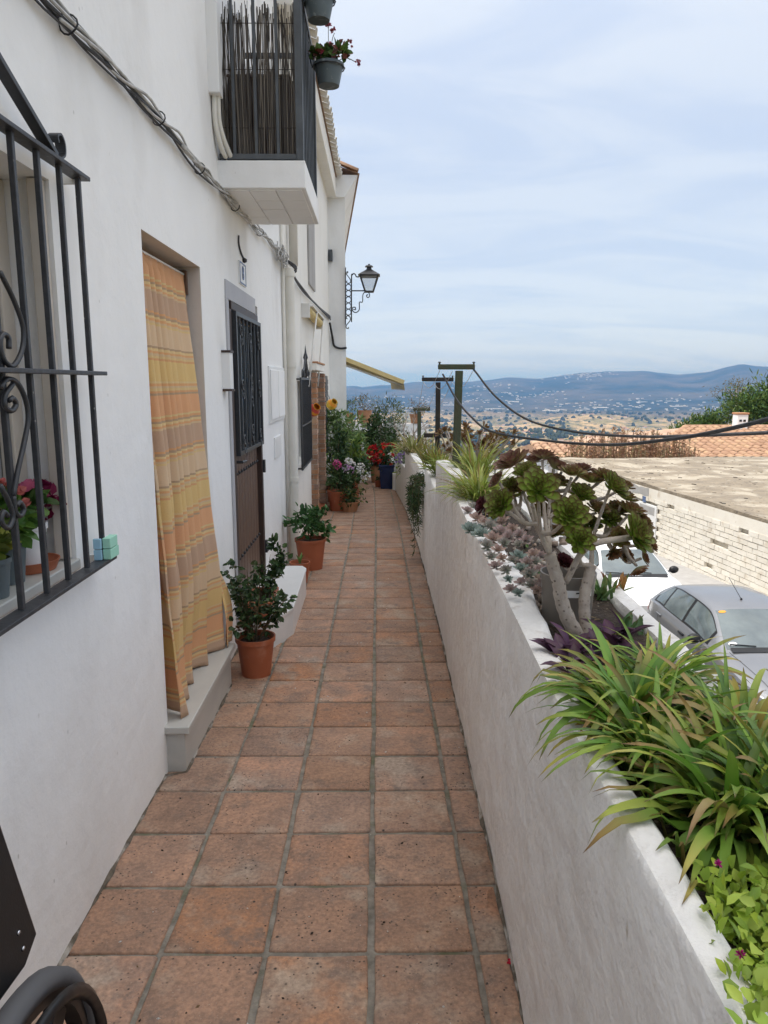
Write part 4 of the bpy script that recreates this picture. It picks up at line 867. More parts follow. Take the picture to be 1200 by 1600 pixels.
# ------------------------------------------------------------------ curtain in the doorway
def curtain_mat():
    m = bpy.data.materials.new('curtain'); m.use_nodes = True; t = m.node_tree; p = t.nodes['Principled BSDF']; L = t.links.new
    uv = t.nodes.new('ShaderNodeUVMap'); uv.uv_map = 'UVMap'; sp = t.nodes.new('ShaderNodeSeparateXYZ'); L(uv.outputs[0], sp.inputs[0])
    dv_ = t.nodes.new('ShaderNodeMath'); dv_.operation = 'DIVIDE'; L(sp.outputs['X'], dv_.inputs[0]); dv_.inputs[1].default_value = .60
    fr_ = t.nodes.new('ShaderNodeMath'); fr_.operation = 'FRACT'; L(dv_.outputs[0], fr_.inputs[0])
    r = t.nodes.new('ShaderNodeValToRGB'); L(fr_.outputs[0], r.inputs[0]); r.color_ramp.interpolation = 'CONSTANT'; e = r.color_ramp.elements
    O, Y_, B_, S_ = (.88, .52, .28), (.88, .66, .30), (.70, .49, .34), (.86, .66, .44)
    seq = []; wide = [O, B_, S_, Y_]; thin = [(.86, .66, .34), (.84, .50, .25), (.62, .44, .29), (.88, .68, .36), (.86, .52, .26), (.82, .62, .38)]
    for i, wc in enumerate(wide):
        a = i * .25; seq.append((a, wc))
        for j in range(6): seq.append((a + .145 + j * .0175, thin[(j + i) % 6]))
    while len(e) < len(seq): e.new(.5)
    for k_, (a, c_) in zip(e, seq): k_.position = a; k_.color = (*c_, 1)
    # faint vertical checks woven in
    wv = t.nodes.new('ShaderNodeTexNoise'); wv.inputs['Scale'].default_value = 260; L(uv.outputs[0], wv.inputs['Vector'])
    hs = t.nodes.new('ShaderNodeHueSaturation'); L(r.outputs[0], hs.inputs['Color']); mr = t.nodes.new('ShaderNodeMapRange'); L(wv.outputs[0], mr.inputs[0]); mr.inputs[3].default_value = .88; mr.inputs[4].default_value = 1.10; L(mr.outputs[0], hs.inputs['Value'])
    p.inputs['Roughness'].default_value = .9; L(hs.outputs[0], p.inputs['Base Color'])
    tr_ = t.nodes.new('ShaderNodeBsdfTranslucent'); L(hs.outputs[0], tr_.inputs[0]); ms = t.nodes.new('ShaderNodeMixShader'); ms.inputs[0].default_value = .35; L(p.outputs[0], ms.inputs[1]); L(tr_.outputs[0], ms.inputs[2]); L(ms.outputs[0], t.nodes['Material Output'].inputs[0])
    return m
M_['curtain'] = curtain_mat()
cu = thing('door_curtain', (-1, 3.5, .14), 'orange, yellow and brown striped curtain hanging in the doorway', 'curtain')
def cloth(u, s):                               # u metres down from the rod, s 0..1 across
    z = 2.145 - u; d = min(1, u / 2.0)
    y0 = 3.04; y1 = pw(z, [(.15, 3.99), (.4, 4.0), (.9, 3.985), (1.5, 3.965), (2.1, 3.95)])
    x = lerp(pw(z, [(.14, -.885), (.6, -.93), (1.2, -.96), (2.1, -1.0)]), pw(z, [(.14, -.90), (.5, -.90), (.9, -.925), (1.5, -.95), (2.1, -1.0)]), s)
    x -= .075 * math.sin(math.pi * min(1, s * 1.02)) * ss(d, .7, 1.0)
    ph = s ** .85; A = lerp(.014, .050, d)
    f = (math.sin(ph * 2 * math.pi * 10 + .4) * (1 - d) + math.sin(ph * 2 * math.pi * 4.6 + .6 * math.sin(u * 1.3)) * (.35 + .75 * d) + .35 * math.sin(ph * 2 * math.pi * 9.3 + 1 + u)) * A
    f += .012 * noise.fractal(V((u * 2.2, s * 3, .5)), 1, 2, 3) * d
    if u < .04: f *= .3
    return V((x + f, lerp(y0, y1, s) + .35 * f * math.cos(ph * 20), max(z, .139 + .012 * abs(math.sin(s * 14)))))
mb = MB(); mb.grid(cloth, [2.005 * i / 72 for i in range(73)], [i / 110 for i in range(111)], flip=True)
c_ = mb.build('cloth', M_['curtain'], cu, True); sm = c_.modifiers.new('thick', 'SOLIDIFY'); sm.thickness = .0015
def flap(u, s):
    z = .60 - (u - 1.5); d = (u - 1.5) / .46
    return V((-.905 + .055 * math.sin(min(1, d * 1.2) * 1.8) + .012 * math.sin(s * 9 + d), 3.93 + s * (.045 + .15 * math.sin(min(1.0, d * 1.05) * 2.3)), max(z, .141)))
mb = MB(); mb.grid(flap, [1.5 + .46 * i / 20 for i in range(21)], [i / 16 for i in range(17)], flip=True); c_ = mb.build('loose_fold', M_['curtain'], cu, True); sm = c_.modifiers.new('thick', 'SOLIDIFY'); sm.thickness = .0015
mb = MB(); mb.tube([(-1.0, 3.021, 2.15), (-1.0, 3.984, 2.15)], .006, 8); mb.build('rod', M_['white_metal'], cu, True)
mb = MB(); mb.box(-1.045, -.985, 3.955, 3.983, 2.05, 2.17); mb.build('rod_block', M_['wood_dark'], cu)

# ------------------------------------------------------------------ potted flowers on the window sill
def sill_pot(name, y, x, r, h, m, label, pal, n, size, fl=None, dz=.05):
    potted(name, x, y, 1.073, r, h, m, label, leaves=[(0, 0, dz, r * 1.15, r * 1.3, r * .9, n, size, pal, .8)], fl=fl, n=18)
def saucer(x, y, r, label):
    k = MB(); k.lathe((x, y, 1.073), [(r * .85, 0), (r, .03), (r * .96, .03), (r * .82, .006), (0, .006)], 18); tag(k.build('saucer', M_['terracotta'], None, True, sharp=40), label, 'saucer')
saucer(-1.0, 2.06, .085, 'terracotta saucer under the white pot on the window sill')
sill_pot('white_flowerpot', 2.06, -1.0, .058, .135, 'plastic_white', 'white flowerpot with dark red and pink flowers on the window sill', MG, 70, .05, fl=[(.02, .06, .07, .04, .05, .035, 12, .045, [(.16, .01, .05), (.22, .015, .06)]), (0, -.03, .09, .05, .03, .03, 8, .05, [(.5, .14, .12), (.45, .10, .18)])])
sill_pot('green_flowerpot', 1.92, -.985, .05, .12, 'plastic_grey_blue', 'dark green flowerpot with leafy pink-flowered plant on the window sill', [(.10, .20, .03), (.07, .15, .03)], 150, .055, fl=[(0, .0, .12, .05, .04, .04, 10, .03, [(.55, .16, .14)])], dz=.07)
sill_pot('blue_flowerpot', 1.78, -.955, .045, .10, 'plastic_grey_blue', 'small grey-blue pot with yellowing leaves at the left edge of the sill', [(.24, .25, .04), (.16, .20, .03), (.10, .14, .03)], 130, .045, dz=.04)

# ------------------------------------------------------------------ cables along the walls and overhead
cb_ = thing('cable_bundle', (XW, 3, 2.65), 'sagging bundle of twisted grey and white cables along the house wall', 'cables')
line = [(-2.0, 2.60), (2.22, 2.62), (3.23, 2.67), (3.91, 2.665), (4.69, 2.69), (5.6, 2.72), (6.37, 2.755), (7.4, 2.77)]
for i in range(7):
    pts = []; ph = i * 1.1; yv = -2.0
    while yv < 7.42:
        a = ph + yv * (3.4 + .5 * i) + .8 * math.sin(yv * 2 + i); rr = .010 + .006 * math.sin(yv * 3.1 + i * 2)
        pts.append((XW + .026 + rr * math.cos(a), yv, pw(yv, line) + rr * 1.4 * math.sin(a) - .006 * abs(math.sin(yv * 3.6)))); yv += .075
    cut = 52 + int(8 * math.sin(i * 2)); 
    k = MB(); k.tube(pts[:cut + 30 if i < 4 else cut], .0052 if i < 3 else .0036, 6); k.build('cable', M_['cable_grey' if i < 5 else 'cable_white'], cb_, True)
    if i >= 1: k = MB(); k.tube([V(p) + V((.008, 0, .004 * (i - 3))) for p in pts[cut + (28 if i < 4 else -2):]], .0055, 6); k.build('cable', M_['cable_white'], cb_, True)
for yv in (2.35, 3.25, 3.95, 4.9, 5.9):
    k = MB(); z = pw(yv, line); k.tube([(XW + .026 + .028 * math.cos(a), yv + .006 * math.sin(a * 2), z - .004 + .028 * math.sin(a)) for a in [j * .52 for j in range(13)]], .003, 5); k.build('tie', M_['cable_black'], cb_)
k = MB()
for j in range(9):
    q = [V((XW + .03 + RN.uniform(0, .05), 7.05 + RN.uniform(-.32, .3), 2.76 + RN.uniform(-.09, .09))) for _ in range(5)]; k.tube(spline(q, 5), .005, 5)
k.build('cable_knot', M_['cable_white'], cb_, True)
k = MB()
for j in range(4): k.tube(spline([(XW + .03, 7.4, 2.77), (XW + .12, 7.55, 2.72 - .01 * j), (XW + .05, 8.0, 2.70), (XW + .03 + .006 * j, 9.2, 2.68 + .02 * math.sin(j)), (XW + .03, 11, 2.72), (XW + .03, 14.4, 2.78 + .02 * j)], 8), .012 if j == 0 else .008, 6)
k.build('far_cable', M_['cable_grey'], cb_, True)
k = MB(); k.tube(spline([(XW + .03, 14.2, 2.7), (-.86, 14.46, 2.45), (-.83, 14.47, 2.30), (-.72, 14.47, 2.25), (-.59, 14.47, 2.26)], 6), .02, 8); tag(k.build('black_conduit', M_['cable_black'], None, True), 'black cable bending across the front of the far white house', 'cable')
k = MB(); k.tube(spline([onX(*p, XW + .006) for p in ((373, 368), (373, 380), (376, 393), (382, 407))], 4), .006, 5); k.lathe(onX(382, 407, XW + .01), [(0, -.018), (.016, -.01), (.018, .008), (0, .018)], 8); tag(k.build('loose_wire', M_['cable_grey'], None, True), 'short loose wire with a plug end hanging above the number plaque', 'wire')
k = MB(); k.tube([(XW + .012, 5.0, 2.73), (XW + .012, 6.6, 2.95), (XW + .012, 7.2, 3.1)], .006, 5); tag(k.build('thin_wire', M_['cable_white'], None, True), 'thin white wire branching upward from the bundle below the balcony', 'wire')

def post(name, x, y, ztop, zb, w, arm, m, label, extra=None, lean=0):
    t = thing(name, (x, y, zb), label, 'washing line post')
    k = MB(); k.bar((x - lean, y, zb), (x, y, ztop - .03), w); k.build('post', M_[m], t, bevel=.005)
    k = MB(); k.bar((x + arm[0], y, ztop), (x + arm[1], y, ztop), .045, .042); k.build('crossarm', M_[m], t, bevel=.008)
    if extra: k = MB(); k.bar((x + extra[0], y - .03, extra[2]), (x + extra[1], y - .03, extra[2]), .04, .045); k.build('lower_crossarm', M_[m], t, bevel=.005)
    for a in arm: k = MB(); k.lathe((x + a * .93, y, ztop + .019), [(.007, 0), (.007, .012), (.012, .013), (.012, .02), (0, .022)], 8); k.build('hook', M_['iron'], t)
    return t
post('clothes_post', .655, 6.0, 1.725, .6, .058, (-.17, .125), 'timber_green', 'nearest and tallest washing line post, mossy green wood with a crossarm', lean=.02)
post('clothes_post', .65, 8.0, 1.635, .5, .05, (-.175, .165), 'timber_black', 'black wooden washing line post with a lower second crossbar', extra=(-.15, .16, 1.04))
post('clothes_post', .62, 11.0, 1.21, .1, .055, (-.09, .16), 'timber_green', 'farthest low washing line post with a green crossarm')
wl = thing('washing_line', (.6, 8, 1.6), 'thin washing lines strung between the wooden posts', 'washing line')
for a, b in (((.50, 6, 1.70), (.49, 8, 1.61)), ((.77, 6, 1.70), (.80, 8, 1.61)), ((.49, 8, 1.61), (.56, 11, 1.19)), ((.80, 8, 1.61), (.76, 11, 1.19)), ((.6, 6, 1.69), (.6, 8, 1.6)), ((.65, 8, 1.6), (.65, 11, 1.18))):
    k = MB(); k.tube([lerp(V(a), V(b), i / 10) - V((0, 0, .10 * math.sin(math.pi * i / 10))) for i in range(11)], .0022, 4); k.build('line', M_['cable_white'], wl)
def overhead(pts, r, label, m='cable_grey'):
    k = MB(); k.tube(spline([onY(x, y_, Y) for x, y_, Y in pts], 8), r, 8); tag(k.build('overhead_cable', M_[m], None, True), label, 'cable')
overhead([(692, 585, 6.0), (712, 622, 5.7), (735, 650, 5.35), (768, 674, 5.0), (850, 688, 4.3), (950, 695, 3.6), (1050, 686, 3.0), (1120, 674, 2.7), (1200, 655, 2.35), (1320, 618, 1.9)], .0078, 'thick overhead cable, the lower of two from the nearest post', 'cable_grey')
overhead([(740, 577, 6.0), (775, 620, 5.6), (825, 656, 5.2), (900, 675, 4.7), (1000, 682, 4.0), (1100, 680, 3.4), (1200, 676, 2.9), (1330, 668, 2.4)], .0078, 'thick overhead cable, the upper of two from the nearest post', 'cable_grey')
# ================================================================== PLANTS in the planter
def clump(name, base, n, L, W, label, az0=None, spread=math.pi, el=(.5, 1.35), droop=(.7, 1.7), greens=None, dead=.1, parts=True, group=None, cat='plant'):
    t = thing(name, base, label, cat, group); acc = MB()
    for i in range(n):
        a = RN.uniform(0, 6.283) if az0 is None else az0 + RN.uniform(-spread, spread)
        g1 = vary(RN.choice(greens), .25); tipc = RN.choice([(.46, .36, .08), (.38, .42, .06), (.18, .28, .04), (.16, .26, .04), (.30, .16, .05)]); kk = RN.uniform(.62, .9)
        cols_ = [(0, mixc(g1, (.10, .13, .03), .4)), (kk * .6, g1), (kk, mixc(g1, tipc, .6)), (.94, tipc), (1, (.13, .06, .03))]
        if RN.random() < dead: cols_ = [(0, (.30, .25, .08)), (.5, (.42, .33, .12)), (.9, (.30, .18, .08)), (1, (.12, .06, .03))]
        k = MB() if parts else acc; rr = RN.uniform(0, .075) * (L / .3)
        b = V(base) + V((math.sin(a) * rr, math.cos(a) * rr, RN.uniform(-.01, .012)))
        strip(k, b, a + RN.gauss(0, .25), L * RN.uniform(.5, 1.1), W * RN.uniform(.55, 1.15), RN.uniform(*el), RN.uniform(*droop), cols_, 8, .35, RN.uniform(-.9, .9), None, parts)
        if parts: k.build('leaf', M_['leaf'], t, True)
    if not parts: acc.build('leaves', M_['leaf'], t, True, kind='stuff')
    return t
SG = [(.12, .27, .03), (.20, .36, .045), (.08, .19, .03), (.30, .42, .06), (.15, .31, .04), (.06, .14, .025)]
for base_, n_, L_, W_, lab, gg in (((.545, 1.47), 150, .26, .020, 'strap-leaved green plant spilling left over the wall, below the purple leaves', SG),
        ((.59, 1.11), 190, .27, .022, 'largest strap-leaved plant, dark green at its heart, over the wall corner', SG + [(.08, .15, .03)]),
        ((.71, 1.34), 150, .25, .019, 'strap-leaved plant with yellow and brown tips at the right edge before the silver car', SG + [(.30, .30, .05), (.34, .28, .07)]),
        ((.58, 1.61), 70, .16, .011, 'low strap-leaved plant nearest the succulent trunk, its tips over the wall', SG),
        ((.53, 1.29), 120, .24, .016, 'strap-leaved plant with long leaves hanging down the wall face', SG),
        ((.67, 1.66), 90, .21, .0155, 'upright strap-leaved plant just right of the branching succulent trunk', SG),
        ((.68, 1.12), 140, .24, .0175, 'strap-leaved plant cut by the right edge of the picture above the lime leaves', SG)):
    clump('strap_leaf_plant', (*base_, .875), n_, L_, W_, lab, greens=gg, el=(.25, 1.35), droop=(.8, 2.1), dead=.06)
k = MB()
for _ in range(60):                            # dead leaves and litter on the soil
    p = V((RN.uniform(.48, .75), RN.uniform(.9, 2.9), .885)); oval(k, p, rdir(-.3) * V((1, 1, .1)), V((0, 0, 1)), RN.uniform(.02, .05), RN.uniform(.006, .014), vary(RN.choice([(.26, .19, .10), (.18, .12, .07), (.34, .27, .17)]), .3))
tag(k.build('dead_leaves', M_['leaf_matte'], kind='stuff'), 'dry fallen leaves lying on the planter soil', 'leaves')

# branching succulent tree
YB = 2.02
ae = thing('tree_succulent', (.60, YB, .87), 'branching tree succulent with green and purple rosettes on bare grey stems', 'succulent')
def PT(x, y_, dy=0): return onY(x, y_, YB + dy)
def limb(pp, r0, r1, name='branch', d0=0, d1=0):
    k = MB(); n = len(pp); pts = spline([PT(x, y_, lerp(d0, d1, i / (n - 1))) for i, (x, y_) in enumerate(pp)], 5); m = len(pts) - 1
    k.tube(pts, [lerp(r0, r1, i / m) * (1 + .06 * math.sin(i * 2.1)) for i in range(m + 1)], 10); return k.build(name, M_['bark_grey'], ae, True)
limb([(926, 1062), (918, 1035), (905, 1000), (888, 968), (877, 937), (873, 912), (865, 887), (859, 866)], .025, .017, 'trunk')
limb([(914, 1020), (916, 990), (913, 956), (914, 926), (919, 904), (924, 883)], .018, .015, 'trunk', 0, .06)
ros = [(803, 727, 23, 'p', .10, (-.5, -.2, .9)), (848, 717, 19, 'p', .14, (.1, .1, 1)), (866, 732, 16, 'p', .16, (.5, .2, .8)), (823, 742, 19, 'g', .02, (-.2, -.5, .85)), (841, 766, 27, 'g', -.04, (0, -.75, .65)),
       (784, 791, 24, 'g', -.03, (-.6, -.6, .5)), (779, 753, 14, 'p', .08, (-.8, -.1, .6)), (757, 790, 13, 'd', .06, (-.9, -.3, .3)), (894, 743, 19, 'm', .10, (.1, -.2, .95)), (922, 754, 20, 'm', .16, (.2, .1, .95)),
       (955, 763, 25, 'g', .05, (.55, -.5, .65)), (888, 807, 29, 'g', -.08, (0, -.8, .6)), (904, 847, 22, 'g', -.04, (.1, -.8, .55)), (933, 799, 17, 'm', .10, (.2, -.3, .9)), (984, 802, 21, 'm', .10, (.4, -.1, .9)),
       (989, 838, 29, 'g', .0, (.6, -.6, .5)), (1014, 851, 16, 'r', .08, (.9, 0, .4)), (996, 886, 18, 'r', .03, (.4, -.3, -.75)), (958, 862, 16, 'r', .04, (.1, -.5, -.3)), (880, 880, 14, 'd', .12, (.2, -.4, .6)), (868, 835, 15, 'm', .10, (-.1, -.3, .9)), (815, 768, 17, 'm', .10, (-.3, -.4, .8)), (868, 757, 16, 'm', .12, (.1, -.4, .9)), (907, 775, 18, 'g', .12, (.2, -.5, .8)), (950, 812, 18, 'g', .12, (.2, -.6, .7)), (845, 800, 14, 'm', .14, (-.1, -.6, .7)), (968, 842, 17, 'm', .05, (-.1, -.7, .6)), (975, 780, 17, 'm', .14, (.5, .1, .8)), (800, 760, 15, 'g', .12, (-.3, -.3, .9)), (835, 723, 15, 'p', .2, (0, 0, 1)), (878, 735, 15, 'm', .2, (.1, -.2, 1)), (908, 737, 16, 'p', .2, (.1, 0, 1)), (942, 748, 17, 'm', .16, (.2, -.2, .9)), (972, 762, 16, 'm', .2, (.4, 0, .9)), (962, 800, 16, 'm', .16, (.2, -.4, .8)), (1002, 818, 17, 'm', .12, (.6, -.2, .7)), (976, 868, 15, 'r', .1, (.3, -.5, .5)), (1004, 872, 14, 'r', .1, (.7, -.2, .3)), (921, 822, 16, 'g', .14, (.1, -.6, .7)), (868, 788, 15, 'm', .16, (0, -.5, .8))]
PALA = {'g': ((.44, .64, .09), (.27, .41, .06), (.11, .04, .03)), 'm': ((.36, .48, .09), (.27, .28, .075), (.16, .055, .045)), 'p': ((.30, .33, .11), (.28, .22, .10), (.16, .05, .055)), 'd': ((.16, .08, .04), (.14, .04, .035), (.08, .02, .03)), 'r': ((.24, .26, .07), (.24, .17, .06), (.20, .07, .04))}
def spoon(L, W, c0, c1, c2, n=7):              # fleshy spoon-shaped leaf along +X
    k = MB(); vs = []; cs = []
    for i in range(n + 1):
        t = i / n; wd = W / 2 * pw(t, [(0, .35), (.3, .55), (.62, .95), (.78, 1), (.9, .78), (1, .12)]); z = L * (.18 * t * t)
        for s_ in (-1, -.5, 0, .5, 1): vs.append((L * t, s_ * wd, z + wd * .30 * s_ * s_ - .012 * L * (1 - s_ * s_))); cs.append(mixc(mixc(c0, c1, min(1, t * 1.5)), c2, max(0, (t - .70) / .30) ** 1.1 * .95 if abs(s_) < .4 else (max(0, (t - .45) / .55) * .75 if abs(s_) < .9 else min(1, .35 + t * .8))))
    fs = [(i * 5 + j, (i + 1) * 5 + j, (i + 1) * 5 + j + 1, i * 5 + j + 1) for i in range(n) for j in range(4)]
    k.add(vs, [f_[::-1] for f_ in fs], cs); return k
SP = {q: spoon(1, .52, *c_).mesh('rosette_leaf', M_['leaf'], True) for q, c_ in PALA.items()}
SPB = {q: spoon(1, .52, *c_) for q, c_ in PALA.items()}
def rosette_mat(c, nrm, r, k_, N_, inner=True):
    """matrices of the leaves of a rosette: the small steep inner ones and the large flat outer ones"""
    Mo = Matrix.Translation(c) @ V((0, 0, 1)).rotation_difference(V(nrm).normalized()).to_matrix().to_4x4(); o = []
    for i in range(N_):
        t = i / (N_ - 1); el = lerp(1.4, .12, t ** .75) + RN.uniform(-.07, .07); L = r * lerp(.34, 1.05, t ** .75) * RN.uniform(.93, 1.07)
        o.append((t, Mo @ Matrix.Rotation(i * 2.39996 + RN.uniform(-.08, .08), 4, 'Z') @ Matrix.Translation((r * .05 * t, 0, r * .12 * (1 - t))) @ Matrix.Rotation(-el, 4, 'Y') @ Matrix.Diagonal((L, L, L, 1))))
    return o
forks = {'L': (859, 866), 'R': (924, 883)}; mids = []
for i, (x, y_, rp, kd, dy, nn) in enumerate(ros):
    c = PT(x, y_, dy); r = rp * (1.26 if kd != 'r' else 1.0) * (YB + dy) / FPX; nv = V(nn).normalized()
    ms_ = rosette_mat(c, nv, r * RN.uniform(.92, 1.06), kd, RN.choice([44, 50, 56])); core = MB()
    for t, mt in ms_[:43]: s_ = SPB[kd]; core.add([mt @ V(p) for p in s_.v], s_.f, s_.c)
    ro = core.build('rosette', M_['leaf'], ae, True)
    for t, mt in ms_[43:]: inst('leaf', SP[kd], mt, ro)
    fk = forks['L'] if x < 872 and i not in (11,) else forks['R']
    if i == 11: fk = forks['L']
    a = PT(*fk, .0 if fk == forks['L'] else .06); e = c - nv * r * .12; m = lerp(a, e, .55) + V((0, 0, -.02)) - nv * r * .5
    if i == 15: a = PT(884, 910, 0); m = PT(918, 855, -.03)
    elif i > 4 and mids and i not in (10, 12):      # later shoots fork off the stems already there
        q_ = min(mids, key=lambda v_: (v_ - e).length); a = q_; m = lerp(a, e, .5) + V((0, 0, -.012)) - nv * r * .35
    mids.append(m)
    k = MB(); pts = spline([a, m, e], 7); k.tube(pts, [lerp(.0075, .0042, q / 14) * (1 + .13 * math.sin(q * 2.7 + i)) if i != 15 else .0095 for q in range(15)], 8); k.build('branch', M_['bark_grey'], ae, True)

# taupe pot standing behind the trunks
k = MB(); pc = V((.58, 2.17, .862)); k.lathe(pc, [(.066, 0), (.072, .02), (.0815, .152), (.0835, .155), (.0845, .172), (.080, .173), (.077, .15), (.066, .012)], 32); pt = k.build('taupe_pot', M_['plastic_taupe'], None, True, sharp=40); tag(pt, 'empty taupe plastic pot with a white sticker behind the succulent trunks', 'pot')
k = MB(); k.grid(lambda u, v: pc + V((math.sin(u) * .0795 * 1.01, -math.cos(u) * .0795 * 1.01, v)), [-.55 + i * .12 for i in range(12)], [.112, .134], flip=True); k.build('sticker', M_['plastic_white'], pt)
k = MB(); k.grid(lambda u, v: pc + V((math.sin(u) * .0798 * 1.013, -math.cos(u) * .0798 * 1.013, v)), [.05, .12, .19], [.124, .128], flip=True); k.build('print', M_['car_black'], pt)
k = MB(); k.lathe(pc + V((0, 0, .012)), [(.066, 0), (0, .004)], 24); k.build('soil', M_['soil'], pt)

# pale rosette succulents along the inside of the wall
EC = {'a': ((.24, .29, .22), (.27, .30, .25), (.36, .28, .26)), 'b': ((.30, .31, .27), (.36, .31, .29), (.42, .28, .26)), 'c': ((.17, .25, .20), (.24, .31, .27), (.29, .33, .30)), 'd': ((.38, .32, .26), (.44, .36, .30), (.40, .25, .22))}
ECB = {q: spoon(1, .50, *c_, n=4) for q, c_ in EC.items()}
ecs = [(735, 830, 14), (752, 838, 15), (745, 812, 11), (765, 825, 13), (770, 845, 14), (783, 833, 13), (795, 842, 13), (760, 855, 12), (778, 862, 11), (800, 828, 10), (812, 838, 11), (788, 850, 10), (810, 852, 9),
       (828, 900, 13), (842, 893, 12), (836, 880, 12), (850, 915, 13), (830, 918, 14), (815, 912, 10), (845, 870, 9), (760, 790, 10), (742, 795, 11), (730, 800, 9)]
while len(ecs) < 48:
    y_ = RN.uniform(795, 930); x = RN.uniform(752 + (y_ - 845) * .50, 800 + (y_ - 800) * .62)
    if all((x - a) ** 2 + (y_ - b) ** 2 > 110 for a, b, _ in ecs): ecs.append((x, y_, RN.uniform(7, 12)))
for i, (x, y_, rp) in enumerate(ecs):
    p = onZ(x, y_, .955 + .02 * RN.random()); dist = p.y; r = rp * 1.25 * dist / FPX; q = RN.choice('aabbcd'); k = MB()
    for t, mt in rosette_mat(p, V((RN.uniform(-.5, .1), RN.uniform(-.7, -.1), 1)), r, q, 24): s_ = ECB[q]; k.add([mt @ V(v_) for v_ in s_.v], s_.f, s_.c)
    o = k.build('succulent_rosette', M_['leaf_matte'], None, True); tag(o, 'pale grey-green and pink rosette of the low succulents growing along the inside of the wall', 'succulent', 'low succulent rosettes along the wall')
k = MB()
for _ in range(170):
    p = onZ(RN.uniform(770, 900), RN.uniform(820, 960), .895); s_ = RN.uniform(.006, .016)
    if p.x < wall_x(p.y) + .1: continue
    d, e = rdir(), rdir(); f_ = d.cross(e).normalized(); k.obox(p, d * s_, f_ * s_ * .7, d.cross(f_) * s_ * .6, vary(RN.choice([(.34, .27, .22), (.24, .19, .15), (.42, .36, .3)]), .2))
tag(k.build('planter_stones', M_['leaf_matte'], None, True, kind='stuff'), 'small brown stones scattered between the low succulents', 'stones')
# finger-leaved succulents
FL = [(0, 1, 0, .42), (.3, 1, 0, .42)]
def finger(x, y_, z, n, L, W, pal, label, sp=.8):
    p = onZ(x, y_, z); t = thing('finger_succulent', p, label, 'succulent'); 
    for i in range(n):
        k = MB(); a = RN.uniform(0, 6.28); c0 = vary(RN.choice(pal), .2); strip(k, p + V((RN.gauss(0, .02), RN.gauss(0, .03), 0)), a, L * RN.uniform(.7, 1.1), W, RN.uniform(.5, 1.4), RN.uniform(-.5, .3), [(0, c0), (.8, c0), (1, mixc(c0, (.3, .12, .05), .5))], 5, .5, 0, [(0, .8), (.5, 1), (.8, .8), (1, .05)]); k.build('leaf', M_['leaf'], t, True)
finger(930, 935, .87, 26, .085, .018, [(.10, .20, .06), (.15, .24, .08)], 'bright green finger-leaved succulent right of the taupe pot')
finger(962, 925, .87, 14, .075, .016, [(.12, .20, .06), (.34, .15, .04), (.30, .10, .03)], 'finger-leaved succulent with orange leaves overhanging the white car')
finger(975, 990, .87, 9, .07, .017, [(.08, .17, .06)], 'small dark green finger succulent on the pale kerb')
finger(880, 925, .88, 14, .06, .02, [(.15, .24, .15), (.2, .28, .2)], 'blue-green finger succulent left of the taupe pot')
# purple-leaved wandering plant
def purple(pp, label):
    p0 = onZ(*pp[0], .885); t = thing('purple_leaf_plant', p0, label, 'plant')
    for j in range(22):
        x, y_ = RN.choice(pp); p = onZ(x + RN.uniform(-12, 12), y_ + RN.uniform(-10, 8), .91); k = MB(); c0 = vary(RN.choice([(.055, .018, .06), (.045, .014, .05), (.085, .03, .095)]), .25)
        strip(k, p, RN.uniform(0, 6.28), RN.uniform(.07, .11), .036, RN.uniform(.2, 1.2), RN.uniform(.2, 1.3), [(0, c0), (1, mixc(c0, (.10, .02, .05), .4))], 6, .5, 0, [(0, .5), (.3, 1), (.7, .75), (1, .03)]); k.build('leaf', M_['leaf'], t, True)
purple([(880, 1040), (900, 1060), (890, 1020)], 'dark purple trailing leaves left of the succulent trunk, hanging over the wall')
purple([(950, 1015), (968, 1005), (940, 1030)], 'dark purple trailing leaves right of the succulent trunk')
# lime-green trailing plant in the lower right corner, with magenta flowers
ip = thing('lime_trailing_plant', (.5, .9, .9), 'lime green fleshy-leaved trailing plant with magenta buds in the lower right corner', 'plant')
for i in range(420):
    x, y_ = RN.uniform(1095, 1300), RN.uniform(1345, 1640); 
    if x < 1095 + max(0, y_ - 1400) * .30: continue
    p = onZ(x, y_, .93 + RN.uniform(-.03, .03)); k = MB(); d = rdir(.5); c0 = vary(RN.choice([(.34, .46, .05), (.26, .38, .045), (.40, .50, .08)]), .18); oval(k, p, d, rdir(1.6), RN.uniform(.017, .027), RN.uniform(.012, .019), c0, .2); o = k.build('leaf', M_['leaf'], ip, True)
for x, y_ in ((1122, 1350), (1157, 1492)):
    k = MB(); p = onZ(x, y_, .96)
    for j in range(22): oval(k, p, rdir(.5), rdir(), .007, .0025, (.45, .02, .22))
    k.build('flower', M_['petal'], ip)
uf = MB()
for i in range(1500):
    x, y_ = RN.uniform(1105, 1330), RN.uniform(1365, 1660)
    if x < 1110 + max(0, y_ - 1400) * .33: continue
    oval(uf, onZ(x, y_, RN.uniform(.86, .925)), rdir(.4), rdir(1.2), RN.uniform(.015, .024), RN.uniform(.010, .016), vary(RN.choice([(.28, .39, .045), (.20, .31, .04), (.33, .42, .06)]), .25))
uf.build('under_leaves', M_['leaf'], ip, kind='stuff')
k = MB(); p = onZ(795, 1502, gz(1.9) + .008)
for j in range(6): oval(k, p, rdir() * V((1, 1, .1)), V((0, 0, 1)), .012, .008, (.55, .02, .05))
tag(k.build('fallen_flower', M_['petal']), 'small red fallen flower on the tiles at the foot of the wall', 'flower')
k = MB(); st_ = MB()
for _ in range(40): p = V((wall_x(1) + RN.uniform(.08, .3), RN.uniform(.8, 4), .90)); oval(k, p, rdir(.6), rdir(1), .02, .015, vary(RN.choice(MG), .3))
